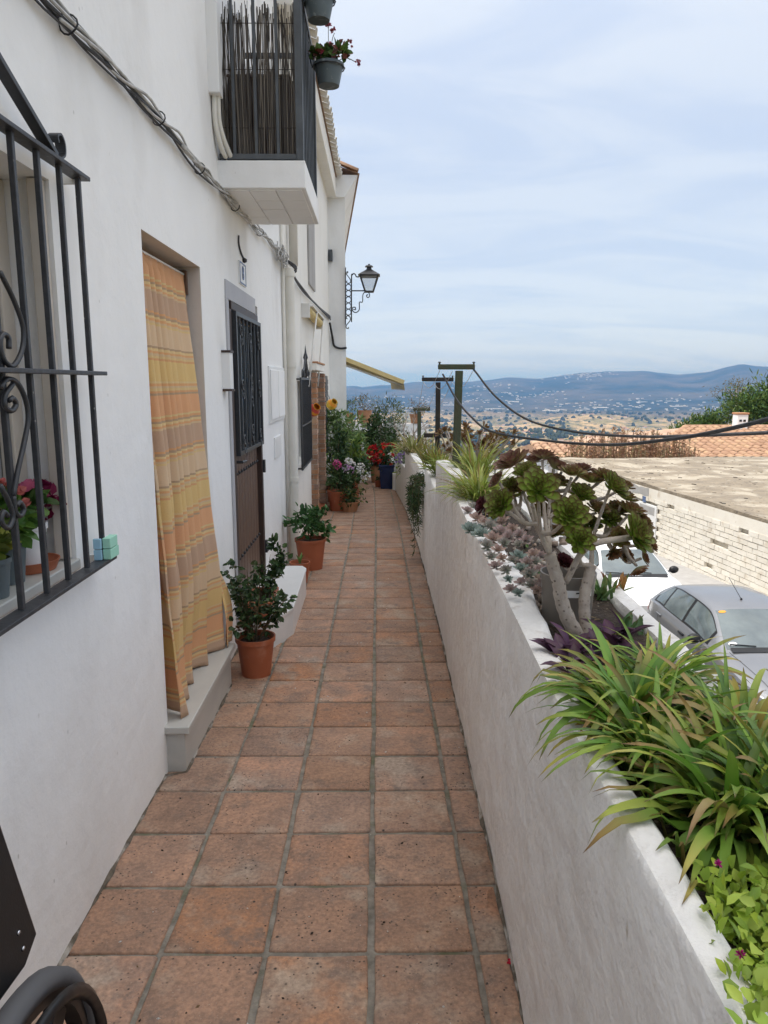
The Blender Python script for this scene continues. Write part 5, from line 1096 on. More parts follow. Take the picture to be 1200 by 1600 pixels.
tag(k.build('small_weeds', M_['leaf'], kind='stuff'), 'tiny green weeds sprouting from the planter soil', 'weeds')

# spider plant and the planting further along
clump('spider_plant', (.56, 4.02, .94), 330, .29, .012, 'bright yellow-green spider plant arching over the wall', greens=[(.40, .47, .10), (.46, .52, .15), (.30, .40, .07), (.52, .55, .24)], el=(.5, 1.5), droop=(.5, 2.0), dead=.03, parts=False)
clump('spider_plant', (.66, 4.9, .98), 150, .34, .012, 'second spider plant behind the bright one, below the green post', greens=[(.36, .43, .10), (.42, .47, .14), (.28, .36, .07)], el=(.6, 1.5), droop=(.5, 1.8), dead=.03, parts=False)
clump('flax_clump', (.55, 6.4, .80), 120, .30, .016, 'lime green strap-leaved clump at the foot of the black post', greens=[(.22, .32, .06), (.28, .36, .08)], el=(.6, 1.4), droop=(.4, 1.4), dead=.03, parts=False)
clump('reddish_flax', (.55, 7.5, .72), 130, .36, .014, 'reddish green strap-leaved clump behind the hanging foliage', greens=[(.20, .18, .06), (.24, .15, .06), (.16, .20, .05)], el=(.9, 1.5), droop=(.2, 1.0), parts=False)
clump('yellow_grass', (.50, 10.2, .62), 170, .42, .014, 'dry yellowish grass clump where the wall steps down', greens=[(.28, .27, .09), (.22, .24, .07), (.34, .30, .12)], el=(.6, 1.4), droop=(.4, 1.6), parts=False)
bz = thing('bronze_succulent', (.78, 6.6, .8), 'bronze-brown bushy succulent behind the spider plant', 'succulent')
BZ = spoon(1, .46, (.20, .18, .05), (.20, .12, .045), (.13, .05, .03), n=4); sk = MB()
for i in range(46):
    p = V((RN.uniform(.58, 1.12), RN.uniform(5.9, 7.2), RN.uniform(.93, 1.19))); k = MB(); r = RN.uniform(.045, .075)
    for t, mt in rosette_mat(p, rdir(1.0), r, 'a', 14): k.add([mt @ V(v_) for v_ in BZ.v], BZ.f, BZ.c)
    k.build('rosette', M_['leaf'], bz, True); sk.tube([p, lerp(p, V((.8, 6.5, .75)), .4) - V((0, 0, .05)), V((.8 + RN.gauss(0, .08), 6.5, .72))], .008, 5)
sk.build('stems', M_['bark_grey'], bz)
# trailing foliage over the wall
th = thing('trailing_foliage', (.45, 7.4, .65), 'dark green foliage trailing down the face of the white wall', 'plant'); f = MB(); s = MB()
for i in range(26):
    y0 = RN.gauss(7.42, .16); x0 = wall_x(y0) - .015 - RN.uniform(0, .09); L = RN.choice([.08, .12, .2, .3, .45, .8]) * RN.uniform(.6, 1)
    pts = [V((x0 + .10, y0, .64)), V((x0 + .0, y0, .66)), V((x0 - .03, y0, .55))] + [V((x0 - .03 + RN.gauss(0, .008), y0 + RN.gauss(0, .012), .55 - L * j / 6)) for j in range(1, 7)]
    sp_ = spline(pts, 4); s.tube(sp_, .003, 4)
    for p in sp_:
        for _ in range(2): oval(f, p, (rdir() + V((0, 0, -.5))).normalized(), rdir(), .06, .010, vary(RN.choice(DG), .3))
f.build('foliage', M_['leaf'], th, kind='stuff'); s.build('stems', M_['stem'], th)
k = MB(); cloud(k, (.44, 11.9, .36), .12, .3, .1, 160, .05, GG, .5); flowers(k, (.42, 11.8, .38), .12, .3, .10, 26, .05, [(.25, .16, .36), (.36, .28, .42)]); tag(k.build('lavender_flowers', M_['petal'], kind='stuff'), 'small mauve flowers spilling over the lowest wall step', 'flowers')

# ================================================================== POTTED GARDEN at the end of the path
g_ = lambda y: gz(y) + .006
def bushy(name, x, y, z, r, h, m, label, rx, rz, n, size, pal, fl=None, asp=.5, ry=None): return potted(name, x, y, z, r, h, m, label, leaves=[(0, 0, rz * .85, rx, ry or rx, rz, n, size, pal, asp)], fl=fl, n=18)
# left side
bushy('hydrangea_pot', -.60, 11.0, g_(11), .16, .30, 'terracotta', 'terracotta pot of red-tinged leaves before the hydrangeas', .22, .16, 240, .07, DG)
bushy('hydrangea_pot', -.42, 10.9, g_(10.9), .15, .15, 'clay_pot', 'low dark leafy pot with yellow flecks at the path edge', .23, .15, 300, .06, DG + [(.16, .16, .04)])
bushy('hydrangea_pot', -.45, 11.5, g_(11.5), .18, .28, 'terracotta', 'hydrangea with white and pink flower heads on the left of the path', .32, .26, 420, .10, DG, asp=.65, fl=[(.10, -.2, .36, .2, .15, .1, 5, .11, WHT), (-.17, -.25, .42, .02, .03, .02, 2, .10, PNK), (.0, -.28, .36, .04, .04, .03, 2, .10, [(.6, .35, .6)]), (.26, -.15, .2, .05, .08, .06, 2, .10, WHT)])
bushy('yellow_shrub', -.50, 12.5, g_(12.5), .18, .28, 'terracotta', 'yellow-green leafy shrub behind the hydrangeas', .30, .40, 480, .10, YG + MG, fl=[(.1, -.1, .4, .25, .2, .3, 8, .07, WHT)])
bushy('tall_shrub_pot', -.70, 12.0, g_(12), .16, .3, 'terracotta', 'dark narrow leafy shrub against the brick pillar', .20, .55, 520, .08, DG)
t = thing('oleander_bush', (-.6, 14.0, -.4), 'tall loose oleander bush filling the left side of the path', 'shrub'); f = MB(); s = MB()
for (x, y, z, rx, ry, rz, n) in ((-.62, 13.3, .55, .28, .35, .42, 700), (-.48, 14.2, .62, .24, .4, .34, 480), (-.74, 13.0, .95, .18, .25, .24, 260), (-.46, 14.8, .30, .24, .4, .35, 420), (-.64, 13.2, .05, .24, .3, .3, 320)): cloud(f, (x, y, z), rx, ry, rz, n, .12, [(.13, .22, .06), (.18, .27, .08), (.09, .16, .05), (.22, .28, .12)], .28); stems(s, (-.6, 13.8, -.35), (x, y, z), rx, ry, rz, 7, .012)
f.build('foliage', M_['leaf'], t, kind='stuff'); s.build('stems', M_['stem'], t, True)
fe = thing('picket_fence', (-.45, 16, g_(16)), 'short weathered grey picket fence beside the path under the bush', 'fence')
for i in range(9): y = 14.8 + i * .28; x = -.50 - .02 * i; k = MB(); k.box(x - .012, x + .012, y, y + .16, gz(y), gz(y) + .55); k.build('picket', M_['fence_grey'], fe, bevel=.004)
for z in (.15, .45): k = MB(); k.bar((-.515, 14.75, gz(14.75) + z), (-.70, 17.3, gz(17.3) + z), .02, .05); k.build('rail', M_['fence_grey'], fe)
# right side
k = MB(); bp = V((.17, 13.9, g_(13.9))); t = thing('blue_planter', bp, 'tall square dark blue glazed pot with red flowers against the wall end', 'potted plant')
k.add([(bp.x + sx * h_, bp.y + sy * h_, bp.z + z_) for h_, z_ in ((.11, 0), (.14, .42), (.15, .42), (.15, .46), (.13, .46), (.13, .41)) for sx, sy in ((-1, -1), (1, -1), (1, 1), (-1, 1))], [(a * 4 + j, a * 4 + (j + 1) % 4, a * 4 + 4 + (j + 1) % 4, a * 4 + 4 + j) for a in range(5) for j in range(4)] + [(20, 21, 22, 23), (3, 2, 1, 0)]); k.build('pot', M_['blue_glaze'], t, bevel=.006)
f = MB(); s = MB(); cloud(f, bp + V((-.02, .1, .66)), .24, .3, .28, 460, .075, DG, .7); stems(s, bp + V((0, 0, .5)), bp + V((0, 0, .75)), .2, .2, .2, 6, .008); f.build('foliage', M_['leaf'], t, kind='stuff'); s.build('stems', M_['stem'], t)
f = MB(); flowers(f, bp + V((-.04, -.05, .66)), .24, .2, .20, 30, .07, RED); flowers(f, bp + V((.08, -.15, .62)), .05, .05, .04, 3, .07, WHT); f.build('flowers', M_['petal'], t, kind='stuff')
bushy('terracotta_geranium', -.03, 15.0, g_(15), .13, .34, 'clay_pot', 'terracotta pot of red geraniums beside the blue planter', .22, .22, 260, .08, DG, fl=[(0, -.08, .24, .2, .15, .16, 26, .11, RED)], asp=.8)
bushy('small_red_pot', .02, 14.15, g_(14.15), .085, .13, 'terracotta', 'tiny terracotta pot at the foot of the blue planter', .07, .05, 40, .05, DG)
t = potted('patterned_pot', -.19, 16.2, g_(16.2), .14, .3, 'plastic_white', 'round white pot with a dark leaf pattern on the right of the path', leaves=[(0, 0, .25, .25, .25, .25, 320, .09, DG, .5)], fl=[(-.05, -.1, .2, .15, .1, .1, 7, .08, PNK)])
k = MB(); pc = V((-.19, 16.2, g_(16.2)))
k2 = bpy.data.objects.get(t.name); k2.children[0].data.materials[0] = mk('pot_pattern', (.70, .71, .72), rough=.3)
for i in range(9):
    for j in range(3):
        a = math.pi + i * .35 + (j % 2) * .17; z = .07 + j * .075; rr = lerp(.14 * .72, .14 * .93, z / .27) * 1.02; p = pc + V((math.cos(a) * rr, math.sin(a) * rr, z)); u = V((-math.sin(a), math.cos(a), 0))
        k.add([p - V((0, 0, .03)), p + u * .014, p + V((0, 0, .03)), p - u * .014], [(0, 1, 2, 3)])
k.build('leaf_pattern', M_['car_black'], k2.children[0])
bushy('orange_geranium', -.33, 17.6, g_(17.6), .15, .22, 'terracotta', 'orange-red geranium low at the right edge of the path', .24, .22, 260, .09, DG, fl=[(-.06, -.12, .16, .18, .12, .16, 24, .12, ORG)])
bushy('tall_rose_shrub', -.1, 18.2, g_(18.2), .2, .3, 'terracotta', 'tall dark rose shrub with pale blooms above the patterned pot', .42, .55, 800, .11, DG, fl=[(0, -.2, .55, .35, .2, .4, 12, .10, [(.62, .36, .26), (.6, .5, .4)])], asp=.6)
bushy('pink_bougainvillea', -.62, 21.5, g_(21.5), .18, .25, 'terracotta', 'magenta-flowered pot at the bend of the path', .3, .25, 240, .10, DG, fl=[(-.05, -.15, .2, .26, .15, .2, 26, .13, [(.45, .04, .16), (.55, .08, .2)])])
bushy('coral_geranium', -.50, 19.6, g_(19.6), .16, .22, 'terracotta', 'coral-flowered pot beyond the orange geranium', .25, .24, 240, .10, DG, fl=[(-.06, -.12, .2, .2, .12, .2, 26, .13, [(.62, .13, .12), (.6, .2, .16)])])
bushy('white_flower_shrub', .38, 17.2, -.05, .18, .25, 'clay_pot', 'shrub covered in white flowers behind the red geraniums', .34, .28, 300, .10, GG, fl=[(0, -.1, .22, .32, .2, .24, 30, .12, WHT)])
bushy('olive_pot', .35, 19.0, -.05, .24, .34, 'clay_pot', 'large clay pot with a feathery green shrub left of the farthest post', .42, .48, 900, .10, [(.12, .17, .06), (.16, .2, .07), (.09, .13, .05)], asp=.2)
bushy('thorny_pot', -.40, 23.3, .345, .24, .40, 'clay_pot', 'clay pot with spreading brownish twigs on the white parapet', .50, .26, 420, .10, [(.16, .14, .07), (.14, .10, .06), (.12, .15, .06)], asp=.18)
bushy('green_parapet_pot', -.98, 23.3, .345, .22, .32, 'clay_pot', 'clay pot with a leafy green plant on the white parapet', .34, .26, 320, .10, MG + GG, asp=.3)
bushy('low_parapet_pot', 1.2, 23.3, .345, .2, .28, 'clay_pot', 'clay pot with low dry plant at the right end of the parapet', .36, .24, 260, .10, BR + GG, asp=.2)
bushy('corner_pot', -1.22, 22.3, .25, .15, .24, 'clay_pot', 'small clay pot of reddish plant beside the corner of the far house', .24, .16, 200, .08, [(.22, .10, .10), (.12, .13, .06)], asp=.3)
bushy('dark_corner_pot', -1.22, 23.34, .70, .13, .30, 'plastic_dark', 'dark pot with small green plant highest by the far house corner', .20, .14, 160, .08, MG)
k = MB(); k.box(-1.34, -1.05, 22.1, 22.5, -1.2, .245); k.build('parapet_block', M_['plaster'], par, bevel=.02)
k = MB(); k.box(-1.36, -1.06, 23.2, 23.5, .341, .69); k.build('parapet_block', M_['plaster'], par, bevel=.02)
t = thing('bare_shrub', (.62, 16, 0), 'leafless grey branching shrub beside the farthest post', 'shrub'); k = MB()
def twig(p, d, L, r, n):
    e = p + d * L; k.tube([p, lerp(p, e, .5) + rdir() * L * .06, e], [r, r * .8, r * .6], 5)
    if n:
        for _ in range(3 if n > 1 else 2): twig(lerp(p, e, RN.uniform(.5, 1)), (d + rdir() * .75).normalized(), L * RN.uniform(.5, .8), r * .6, n - 1)
twig(V((.65, 15.5, -.2)), V((-.15, 0, 1)).normalized(), .7, .03, 3); twig(V((.8, 15.6, -.2)), V((.35, 0, .8)).normalized(), .6, .028, 3); k.build('branches', M_['bark_grey'], t, True)
f = MB(); cloud(f, (.85, 15.2, .25), .35, .5, .3, 320, .09, BR + GG + [(.30, .22, .14)], .25); f.build('dry_leaves', M_['leaf_matte'], t, kind='stuff')
k = MB(); cloud(k, (.55, 12.6, .32), .28, .8, .25, 520, .10, YG + GG, .3); tag(k.build('ground_cover', M_['leaf'], kind='stuff'), 'mixed green and yellow ground cover in the lowest planter step', 'ground cover')
for (x, y, rx, rz, n, pal, nm, lab, fl) in ((-.30, 16.9, .26, .34, 420, MG, 'leafy_pot', 'bushy green pot between the patterned pot and the orange geranium', None), (-.42, 18.6, .28, .32, 420, DG, 'leafy_pot', 'dark green pot with red flowers halfway along the far right side', [(-.05, -.12, .2, .22, .12, .2, 22, .075, RED)]), (-.62, 20.6, .28, .30, 380, MG, 'leafy_pot', 'green pot with pink blooms just before the bend', [(-.05, -.12, .2, .22, .12, .2, 18, .075, PNK)]), (.10, 16.6, .32, .42, 520, DG, 'leafy_pot', 'dense green shrub rising behind the red geraniums', None)):
    bushy(nm, x, y, g_(y) if x < 0 else -.04, .15, .24, 'terracotta', lab, rx, rz, n, .09, pal, fl=fl)
# painted clay jugs hung on the brick pillars
def jug(p, r, label, ms_, pn):
    t = thing('hanging_jug', p, label, 'jug'); prof = [(r * .35, -r), (r * .75, -r * .7), (r, -.1 * r), (r * .95, .35 * r), (r * .6, .8 * r), (r * .5, .95 * r), (r * .62, 1.1 * r)]; ax = V((.55, -.5, .55)).normalized()
    for a, b, m in ((0, 2, ms_[0]), (2, 3, ms_[1]), (3, 4, ms_[2]), (4, 6, ms_[1])): k = MB(); k.lathe(p, prof[a:b + 1], 20, axis=ax); k.f = [q for q in k.f if len(q) == 4 or a == 0]; k.build('painted_band', M_[m], t, True)
    k = MB(); k.tube([p + V((-.02, .06, r * .6)), p + V((-.05, .10, r * 1.6))], .006, 6); k.build('hook', M_['iron'], t)
jug(onY(490, 641, 9.95) + V((.0, 0, 0)), .085, 'orange and red striped clay jug hanging on the nearer brick pillar', ['lacquer_red', 'lacquer_orange', 'lacquer_red'], 0)
jug(onY(518, 632, 11.9), .085, 'yellow clay jug hanging beyond the second brick pillar', ['lacquer_yellow', 'lacquer_yellow', 'lacquer_orange'], 0)
# pots hung from the balcony
def hang(x, y, z, label, plant, n):
    t = potted('hanging_pot', x, y, z, .095, .125, 'plastic_grey_blue', label, taper=.68, leaves=[(0, 0, .05, .10, .09, .06, n, .05, MG + [(.22, .07, .05), (.14, .06, .05)], .8)], fl=[(.02, -.02, .09, .07, .05, .06, 10, .03, [(.50, .10, .14), (.45, .2, .25)]), (0, -.06, .05, .03, .02, .02, 3, .03, RED)] if plant else None)
    k = MB(); k.tube([(x + .1 * math.cos(a), y + .1 * math.sin(a), z + .105) for a in [j * .524 for j in range(13)]], .004, 5); k.tube([(x - .1, y, z + .105), (xr + .02, y, z + .19)], .004, 5); k.tube([(x - .06, y - .07, z + .105), (xr + .02, y, z + .26)], .003, 5); k.build('hanger', M_['iron'], t)
    k = MB()
    for d in ((.13, -.02, .11), (.17, .03, .03), (.04, -.03, .17), (.0, .02, .22)): k.tube(spline([V((x, y, z + .12)), V((x, y, z + .12)) + V(d) * .6 + V((0, 0, .03)), V((x, y, z + .12)) + V(d)], 4), .0025, 4); flowers(f2, V((x, y, z + .12)) + V(d), .015, .015, .015, 4, .022, [(.40, .12, .16), (.3, .08, .1)])
    k.build('runners', M_['stem'], t); return t
f2 = MB(); t = hang(-.30, 4.98, 3.42, 'lower grey-blue hanging pot of pink flowers on the balcony railing', True, 150); f2.build('runner_flowers', M_['petal'], t, kind='stuff')
f2 = MB(); t = hang(-.345, 4.82, 3.72, 'upper grey-blue hanging pot at the top of the picture', False, 90); f2.build('runner_flowers', M_['petal'], t, kind='stuff')

# ================================================================== WHEELCHAIR at the bottom left
wc = thing('wheelchair', (-.7, 1.1, gz(1.1)), 'black folded wheelchair with grey tyre cut off at the bottom left corner', 'wheelchair')
def wheel(X, Y, r, parent):
    z = gz(Y) + r; c = V((X, Y, z)); ax = (1, 0, 0)
    k = MB(); k.lathe(c, [(r - .034, -.020), (r - .014, -.023), (r, -.011), (r, .011), (r - .014, .023), (r - .034, .020), (r - .034, -.020)], 48, axis=ax); k.f = [q for q in k.f if len(q) == 4]; wo = k.build('tyre', M_['rubber'], parent, True)
    k = MB(); k.lathe(c, [(r - .055, -.016), (r - .029, -.016), (r - .029, .016), (r - .055, .016), (r - .055, -.016)], 48, axis=ax); k.f = [q for q in k.f if len(q) == 4]; k.build('rim', M_['black_plastic'], parent, True, sharp=40)
    k = MB(); k.lathe(c + V((.045, 0, 0)), [(r - .04, -.012), (r - .026, 0), (r - .04, .012), (r - .054, 0), (r - .04, -.012)], 48, axis=ax); k.f = [q for q in k.f if len(q) == 4]; k.build('push_rim', M_['black_plastic'], parent, True)
    k = MB(); k.lathe(c, [(.05, -.03), (.05, .03), (.03, .04)], 20, axis=ax); k.build('hub', M_['black_plastic'], parent)
    for i in range(5): a = i * 1.2566 + .75; d = V((0, math.cos(a), math.sin(a))); k = MB(); k.obox(c + d * (r * .45), d * (r * .45 - .03), V((.012, 0, 0)), d.cross(V((1, 0, 0))) * .032); k.build('spoke', M_['black_plastic'], parent, bevel=.006)
wheel(-.60, 1.01, .315, wc); wheel(-.82, 1.01, .315, wc)
k = MB(); pf = [(-.1 + .02, .66), (.0, .64), (0, .93), (0, .93)]
poly_ = [(.72, .62), (1.17, .565), (1.22, .59), (1.13, .885), (1.09, .97), (.72, .97)]
k.add([(X_, y_, z_) for X_ in (-.66, -.635) for y_, z_ in poly_], [tuple(range(6)), tuple(range(6, 12))[::-1]] + [(i, 6 + i, 6 + (i + 1) % 6, (i + 1) % 6) for i in range(6)]); sp_ = k.build('side_panel', M_['vinyl'], wc, bevel=.004)
for y_, z_ in ((1.165, .605), (1.155, .645), (.8, .7), (.8, .9)): k = MB(); k.lathe((-.635, y_, z_), [(.005, 0), (.004, .003), (0, .004)], 8, axis=(1, 0, 0)); k.build('screw', M_['chrome'], sp_, True)
for X_ in (-.69, -.80): k = MB(); k.tube(spline([(X_, 1.35, .06), (X_, 1.18, .30), (X_, .8, .42), (X_, .72, .95), (X_, .55, .98)], 5), .013, 8); k.build('frame_tube', M_['black_plastic'], wc, True)
k = MB(); k.box(-.79, -.69, .75, 1.2, .52, .64); k.build('folded_seat', M_['vinyl'], wc, bevel=.015)
for X_ in (-.68, -.80):
    k = MB(); k.lathe((X_, 1.38, gz(1.38) + .075), [(.055, -.014), (.075, -.010), (.075, .010), (.055, .014)], 20, axis=(1, 0, 0)); k.build('caster', M_['rubber'], wc, True, sharp=40)
# ================================================================== STREET below, cars, buildings across
def sz(y): return -3.0 - .03 * y
k = MB(); k.grid(lambda u, v: (u, v, sz(v)), [.85, 3, 6, 7.2], [-6 + i * 4 for i in range(18)], flip=True); struct(k.build('street', M_['asphalt']))
k = MB(); k.grid(lambda u, v: (u, v, sz(v) + .12), [7.2, 8.4, 10.5], [-6 + i * 4 for i in range(18)], flip=True); k.grid(lambda u, v: (7.2, v, sz(v) + u), [0, .12], [-6 + i * 4 for i in range(18)], flip=True); struct(k.build('pavement', M_['grey_plaster']))

def car(name, cx, yf, label, paint, hatch=True, W=.91, H=1.0):
    g0 = sz(yf + 2.1); t = thing(name, (cx, yf, g0), label, 'car'); tilt = -.03
    zc = [(0, .62), (.06, .70), (.30, .80), (.75, .90), (1.12, .97), (1.5, 1.19), (1.95, 1.405), (2.2, 1.455), (2.6, 1.485), (3.1, 1.475), (3.5, 1.42), (3.85, 1.27), (4.12, 1.08), (4.26, .98), (4.33, .80)]
    zb = [(0, .58), (.06, .65), (.30, .74), (.75, .84), (1.15, .90), (2, .95), (3, .985), (3.6, 1.02), (4.1, 1.0), (4.33, .78)]
    hw = [(0, .60), (.05, .68), (.18, .78), (.45, .865), (.9, .905), (2, .915), (3.3, .91), (3.9, .87), (4.2, .78), (4.33, .68)]
    wr = [(1.1, .74), (1.95, .60), (2.6, .615), (3.4, .585), (4.1, .60)]
    def sm(x, tab):                            # smoothed table
        return sum(pw(x + d * .09, tab) * w_ for d, w_ in ((-1, .25), (0, .5), (1, .25)))
    def ring(s):
        w_ = sm(s, hw) * W / .91; b = sm(s, zb) * H; c = max(sm(s, zc) * H, b + .02); k_ = max(0, min(1, (c - b) / .42)); k_ = k_ * k_ * (3 - 2 * k_)
        ex = lerp(w_ * .84, sm(s, wr) * W / .91, k_); ez = b + (c - b) * lerp(.62, .90, k_)
        return [(0, .20), (w_ * .88, .20), (w_ * .965, .30), (w_ * .995, .48), (w_, .62 if b > .66 else b * .9), (w_ * .992, lerp(.62, b, .6) if b > .66 else b * .96), (w_ * .965, b), (lerp(w_ * .955, ex, .10), b + (ez - b) * .08), (lerp(w_ * .955, ex, .5), lerp(b, ez, .54)), (ex, ez), (ex * .90, lerp(ez, c, .55)), (ex * .55, lerp(ez, c, .90)), (0, c)]
    def pt(x, s, z): return V((cx + x, yf + s, g0 + z + tilt * (s - 2.1)))
    ST = [0, .02, .05, .1, .18, .3, .45, .6, .75, .9, 1.05, 1.15] + [1.25 + .1 * i for i in range(30)] + [4.24, 4.29, 4.33]
    k = MB(); m = 13; R_ = [ring(s) for s in ST]; full = 2 * m - 2
    for s, r_ in zip(ST, R_):
        pts = [pt(x, s, z) for x, z in r_] + [pt(-x, s, z) for x, z in r_[-2:0:-1]]; k.v += [tuple(p) for p in pts]; k.c += [(1, 1, 1)] * full
    n = len(ST)
    k.f += [(i * full + j, i * full + (j + 1) % full, (i + 1) * full + (j + 1) % full, (i + 1) * full + j) for i in range(n - 1) for j in range(full)]
    k.f += [tuple(range(full))[::-1], tuple((n - 1) * full + j for j in range(full))]
    k.f = [q[::-1] for q in k.f]; body = k.build('body', M_[paint], t, True, sharp=42)
    def surf(s, v, side):                      # side glass: v 0 at the belt, 1 at the roof edge
        r_ = ring(s); a, b = r_[7], r_[9]; mid = r_[8]; x, z = (lerp(a[0], mid[0], v * 2), lerp(a[1], mid[1], v * 2)) if v < .5 else (lerp(mid[0], b[0], v * 2 - 1), lerp(mid[1], b[1], v * 2 - 1)); return pt(side * (x + .006), s, z + .002)
    def front(s, u):                           # windscreen and rear glass: u -1..1 across
        r_ = ring(s); a = abs(u); X = [(0, r_[12]), (.55, r_[11]), (.90, r_[10]), (1, r_[9])]; z = pw(a, [(q, p[1]) for q, p in X]); return pt(u * r_[9][0], s, z + .006)
    k = MB(); k.grid(front, [1.16 + .055 * i for i in range(15)], [-.93 + .093 * i for i in range(21)], flip=True); ws = k.build('windscreen', M_['car_glass'], body, True)
    k = MB(); k.grid(front, [3.62 + .05 * i for i in range(10)], [-.88 + .088 * i for i in range(21)], flip=True); k.build('rear_window', M_['car_glass'], body, True)
    for side in (-1, 1):
        for a, b, lo in ((1.56, 2.42, .10), (2.50, 3.28, .06), (3.34, 3.72, .10)):
            k = MB(); us = [lerp(a, b, i / 10) for i in range(11)]
            def sg(s, v): 
                hi = .93 - .55 * max(0, (s - 3.4) / .4) ** 1.5; return surf(s, lerp(lo, hi, v), side)
            k.grid(sg, us, [i / 6 for i in range(7)], flip=side < 0); k.build('side_window', M_['car_glass'], body, True)
        k = MB()                                # black pillars and window surround
        k.grid(lambda s, v: surf(s, lerp(.02, .97 - .55 * max(0, (s - 3.4) / .4) ** 1.5, v), side) - V((side * .003, 0, 0)), [1.50 + .0767 * i for i in range(31)], [i / 6 for i in range(7)], flip=side < 0); k.build('window_surround', M_['car_black'], body, True)
        for s0 in (1.62, 2.62): k = MB(); r_ = ring(s0 + .72); p = pt(side * (r_[5][0] + .008), s0 + .72, r_[6][1] - .10); k.obox(p, V((.014, 0, 0)), V((0, .10, 0)), V((0, 0, .016))); k.build('door_handle', M_[paint] if s0 > 2 else M_['car_black'], body, bevel=.006)
        for s0 in (1.50, 2.46, 3.40):           # door gaps
            k = MB(); k.grid(lambda q, w__: pt(side * (pw(q, [(z, x) for x, z in ring(s0)[2:7]]) + .003), s0 + w__, q), [.32, .45, .6, .75, .88], [-.005, .005], flip=side > 0); k.build('door_gap', M_['car_black'], body)
        p = pt(side * .97 * W / .91, 1.62, .98 * H); k = MB(); k.lathe(p + V((side * .03, 0, .02)), [(0, -.05), (.06, -.04), (.085, 0), (.08, .035), (0, .04)], 14, axis=(0, 1, .1)); k.v = [(p.x + (q[0] - p.x) * 1.25, q[1], q[2]) for q in k.v]; k.bar(p - V((side * .14, -.02, .03)), p, .03); k.build('wing_mirror', M_['car_black'], body, True, sharp=50)
        k = MB(); k.grid(lambda s, v: pt(side * (pw(s, [(q, w_) for q, w_ in hw]) * W / .91 * lerp(.995, .90, v) + .004 - .03 * v), s, lerp(pw(s, zb) - .13, pw(s, zb) + .02, v) * H), [.10 + .065 * i for i in range(9)], [0, .33, .66, 1], flip=side < 0); k.build('headlight', M_['headlight'], body, True)
        k = MB(); k.grid(lambda s, v: pt(side * (pw(s, hw) * W / .91 + .004), s, lerp(.78, .96, v) * H), [4.0, 4.08, 4.16, 4.24], [0, .5, 1], flip=side < 0); k.build('tail_light', M_['lacquer_red'], body, True)
        for s0 in (.82, 3.42):
            c = pt(side * (.80 * W / .91), s0, .315); c.z = g0 + tilt * (s0 - 2.1) + .315
            k = MB(); k.lathe(c + V((side * .04, 0, 0)), [(.372, 0), (.372, .078), (.30, .079)], 32, axis=(side, 0, 0)); k.build('wheel_arch', M_['car_black'], body)
            k = MB(); k.lathe(c, [(.2, -.1), (.29, -.1), (.315, -.07), (.315, .11), (.29, .13), (.21, .125)], 32, axis=(side, 0, 0)); wo = k.build('wheel', M_['rubber'], t, True, sharp=40)
            k = MB(); k.lathe(c + V((side * .126, 0, 0)), [(.205, 0), (.19, -.012), (.06, .0), (0, .004)], 24, axis=(side, 0, 0)); k.build('rim', M_['chrome'], wo, True)
    k = MB(); k.box(cx - .42, cx + .42, yf - .012, yf + .08, g0 + .46, g0 + .58); k.build('grille', M_['car_black'], body, bevel=.01)
    k = MB(); k.box(cx - .55, cx + .55, yf - .008, yf + .12, g0 + .27, g0 + .40); k.build('lower_grille', M_['car_black'], body, bevel=.01)
    k = MB(); k.box(cx - .26, cx + .26, yf - .03, yf - .014, g0 + .42, g0 + .53); pl_ = k.build('number_plate', M_['plastic_white'], body, bevel=.004)
    k = MB(); k.box(cx - .258, cx - .215, yf - .0325, yf - .0295, g0 + .422, g0 + .528); k.build('blue_band', mk('plate_blue', (.01, .05, .35), rough=.4), pl_)
    k = MB(); k.lathe(pt(0, 2.25, 1.462 * H), [(.02, 0), (.012, .025), (0, .03)], 10); k.tube([pt(0, 2.25, 1.47 * H), pt(0, 2.72, 1.72 * H)], .005, 5); k.build('aerial', M_['car_black'], body)
    for u in (-.35, .45): k = MB(); a, b = front(1.19, u), front(1.24, u - .5); k.bar(a + V((0, -.01, .012)), b + V((0, -.01, .014)), .018, .01); k.build('wiper', M_['car_black'], body)
    def top(s, x):
        r_ = ring(s); return pt(x, s, pw(abs(x), sorted([(r_[12][0], r_[12][1]), (r_[11][0], r_[11][1]), (r_[10][0], r_[10][1]), (r_[9][0], r_[9][1])])) + .004)
    for sg in (-1, 1): k = MB(); k.grid(lambda s, w__: top(s, sg * (lerp(.56, .70, (s - .2) / .9) + w__)), [.2 + .05 * i for i in range(19)], [-.004, .004], flip=True); k.build('bonnet_gap', M_['car_black'], body)
    k = MB(); k.grid(lambda s, x: top(s, x), [.175, .185], [-.56 + .08 * i for i in range(15)], flip=True); k.build('bonnet_gap', M_['car_black'], body)
    k = MB(); k.grid(lambda s, x: pt(x, s, pw(s, zc) * H + .012), [1.06, 1.12, 1.17], [-.66 + .11 * i for i in range(13)], flip=True); k.build('cowl', M_['car_black'], body, True)
    return t, body, ws, front, pt
t, body, ws, fr_, pt_ = car('silver_hatchback', 5.93, 9.28, 'silver five-door hatchback parked in the street below, facing the camera', 'silver_paint')
def stick(ws, fr_, s, u, ds, du, m, name, n=10):
    k = MB(); c = fr_(s, u); vs = [c + V((0, -.002, .004))] + [fr_(s + ds * math.sin(a), u + du * math.cos(a)) + V((0, -.002, .004)) for a in [6.2832 * i / n for i in range(n)]]; k.add(vs, [(0, 1 + i, 1 + (i + 1) % n) for i in range(n)]); k.build(name, M_[m], ws)
stick(ws, fr_, 1.88, -.78, .03, .10, 'lacquer_orange', 'orange_sticker'); stick(ws, fr_, 1.25, -.78, .035, .09, 'plastic_white', 'white_sticker')
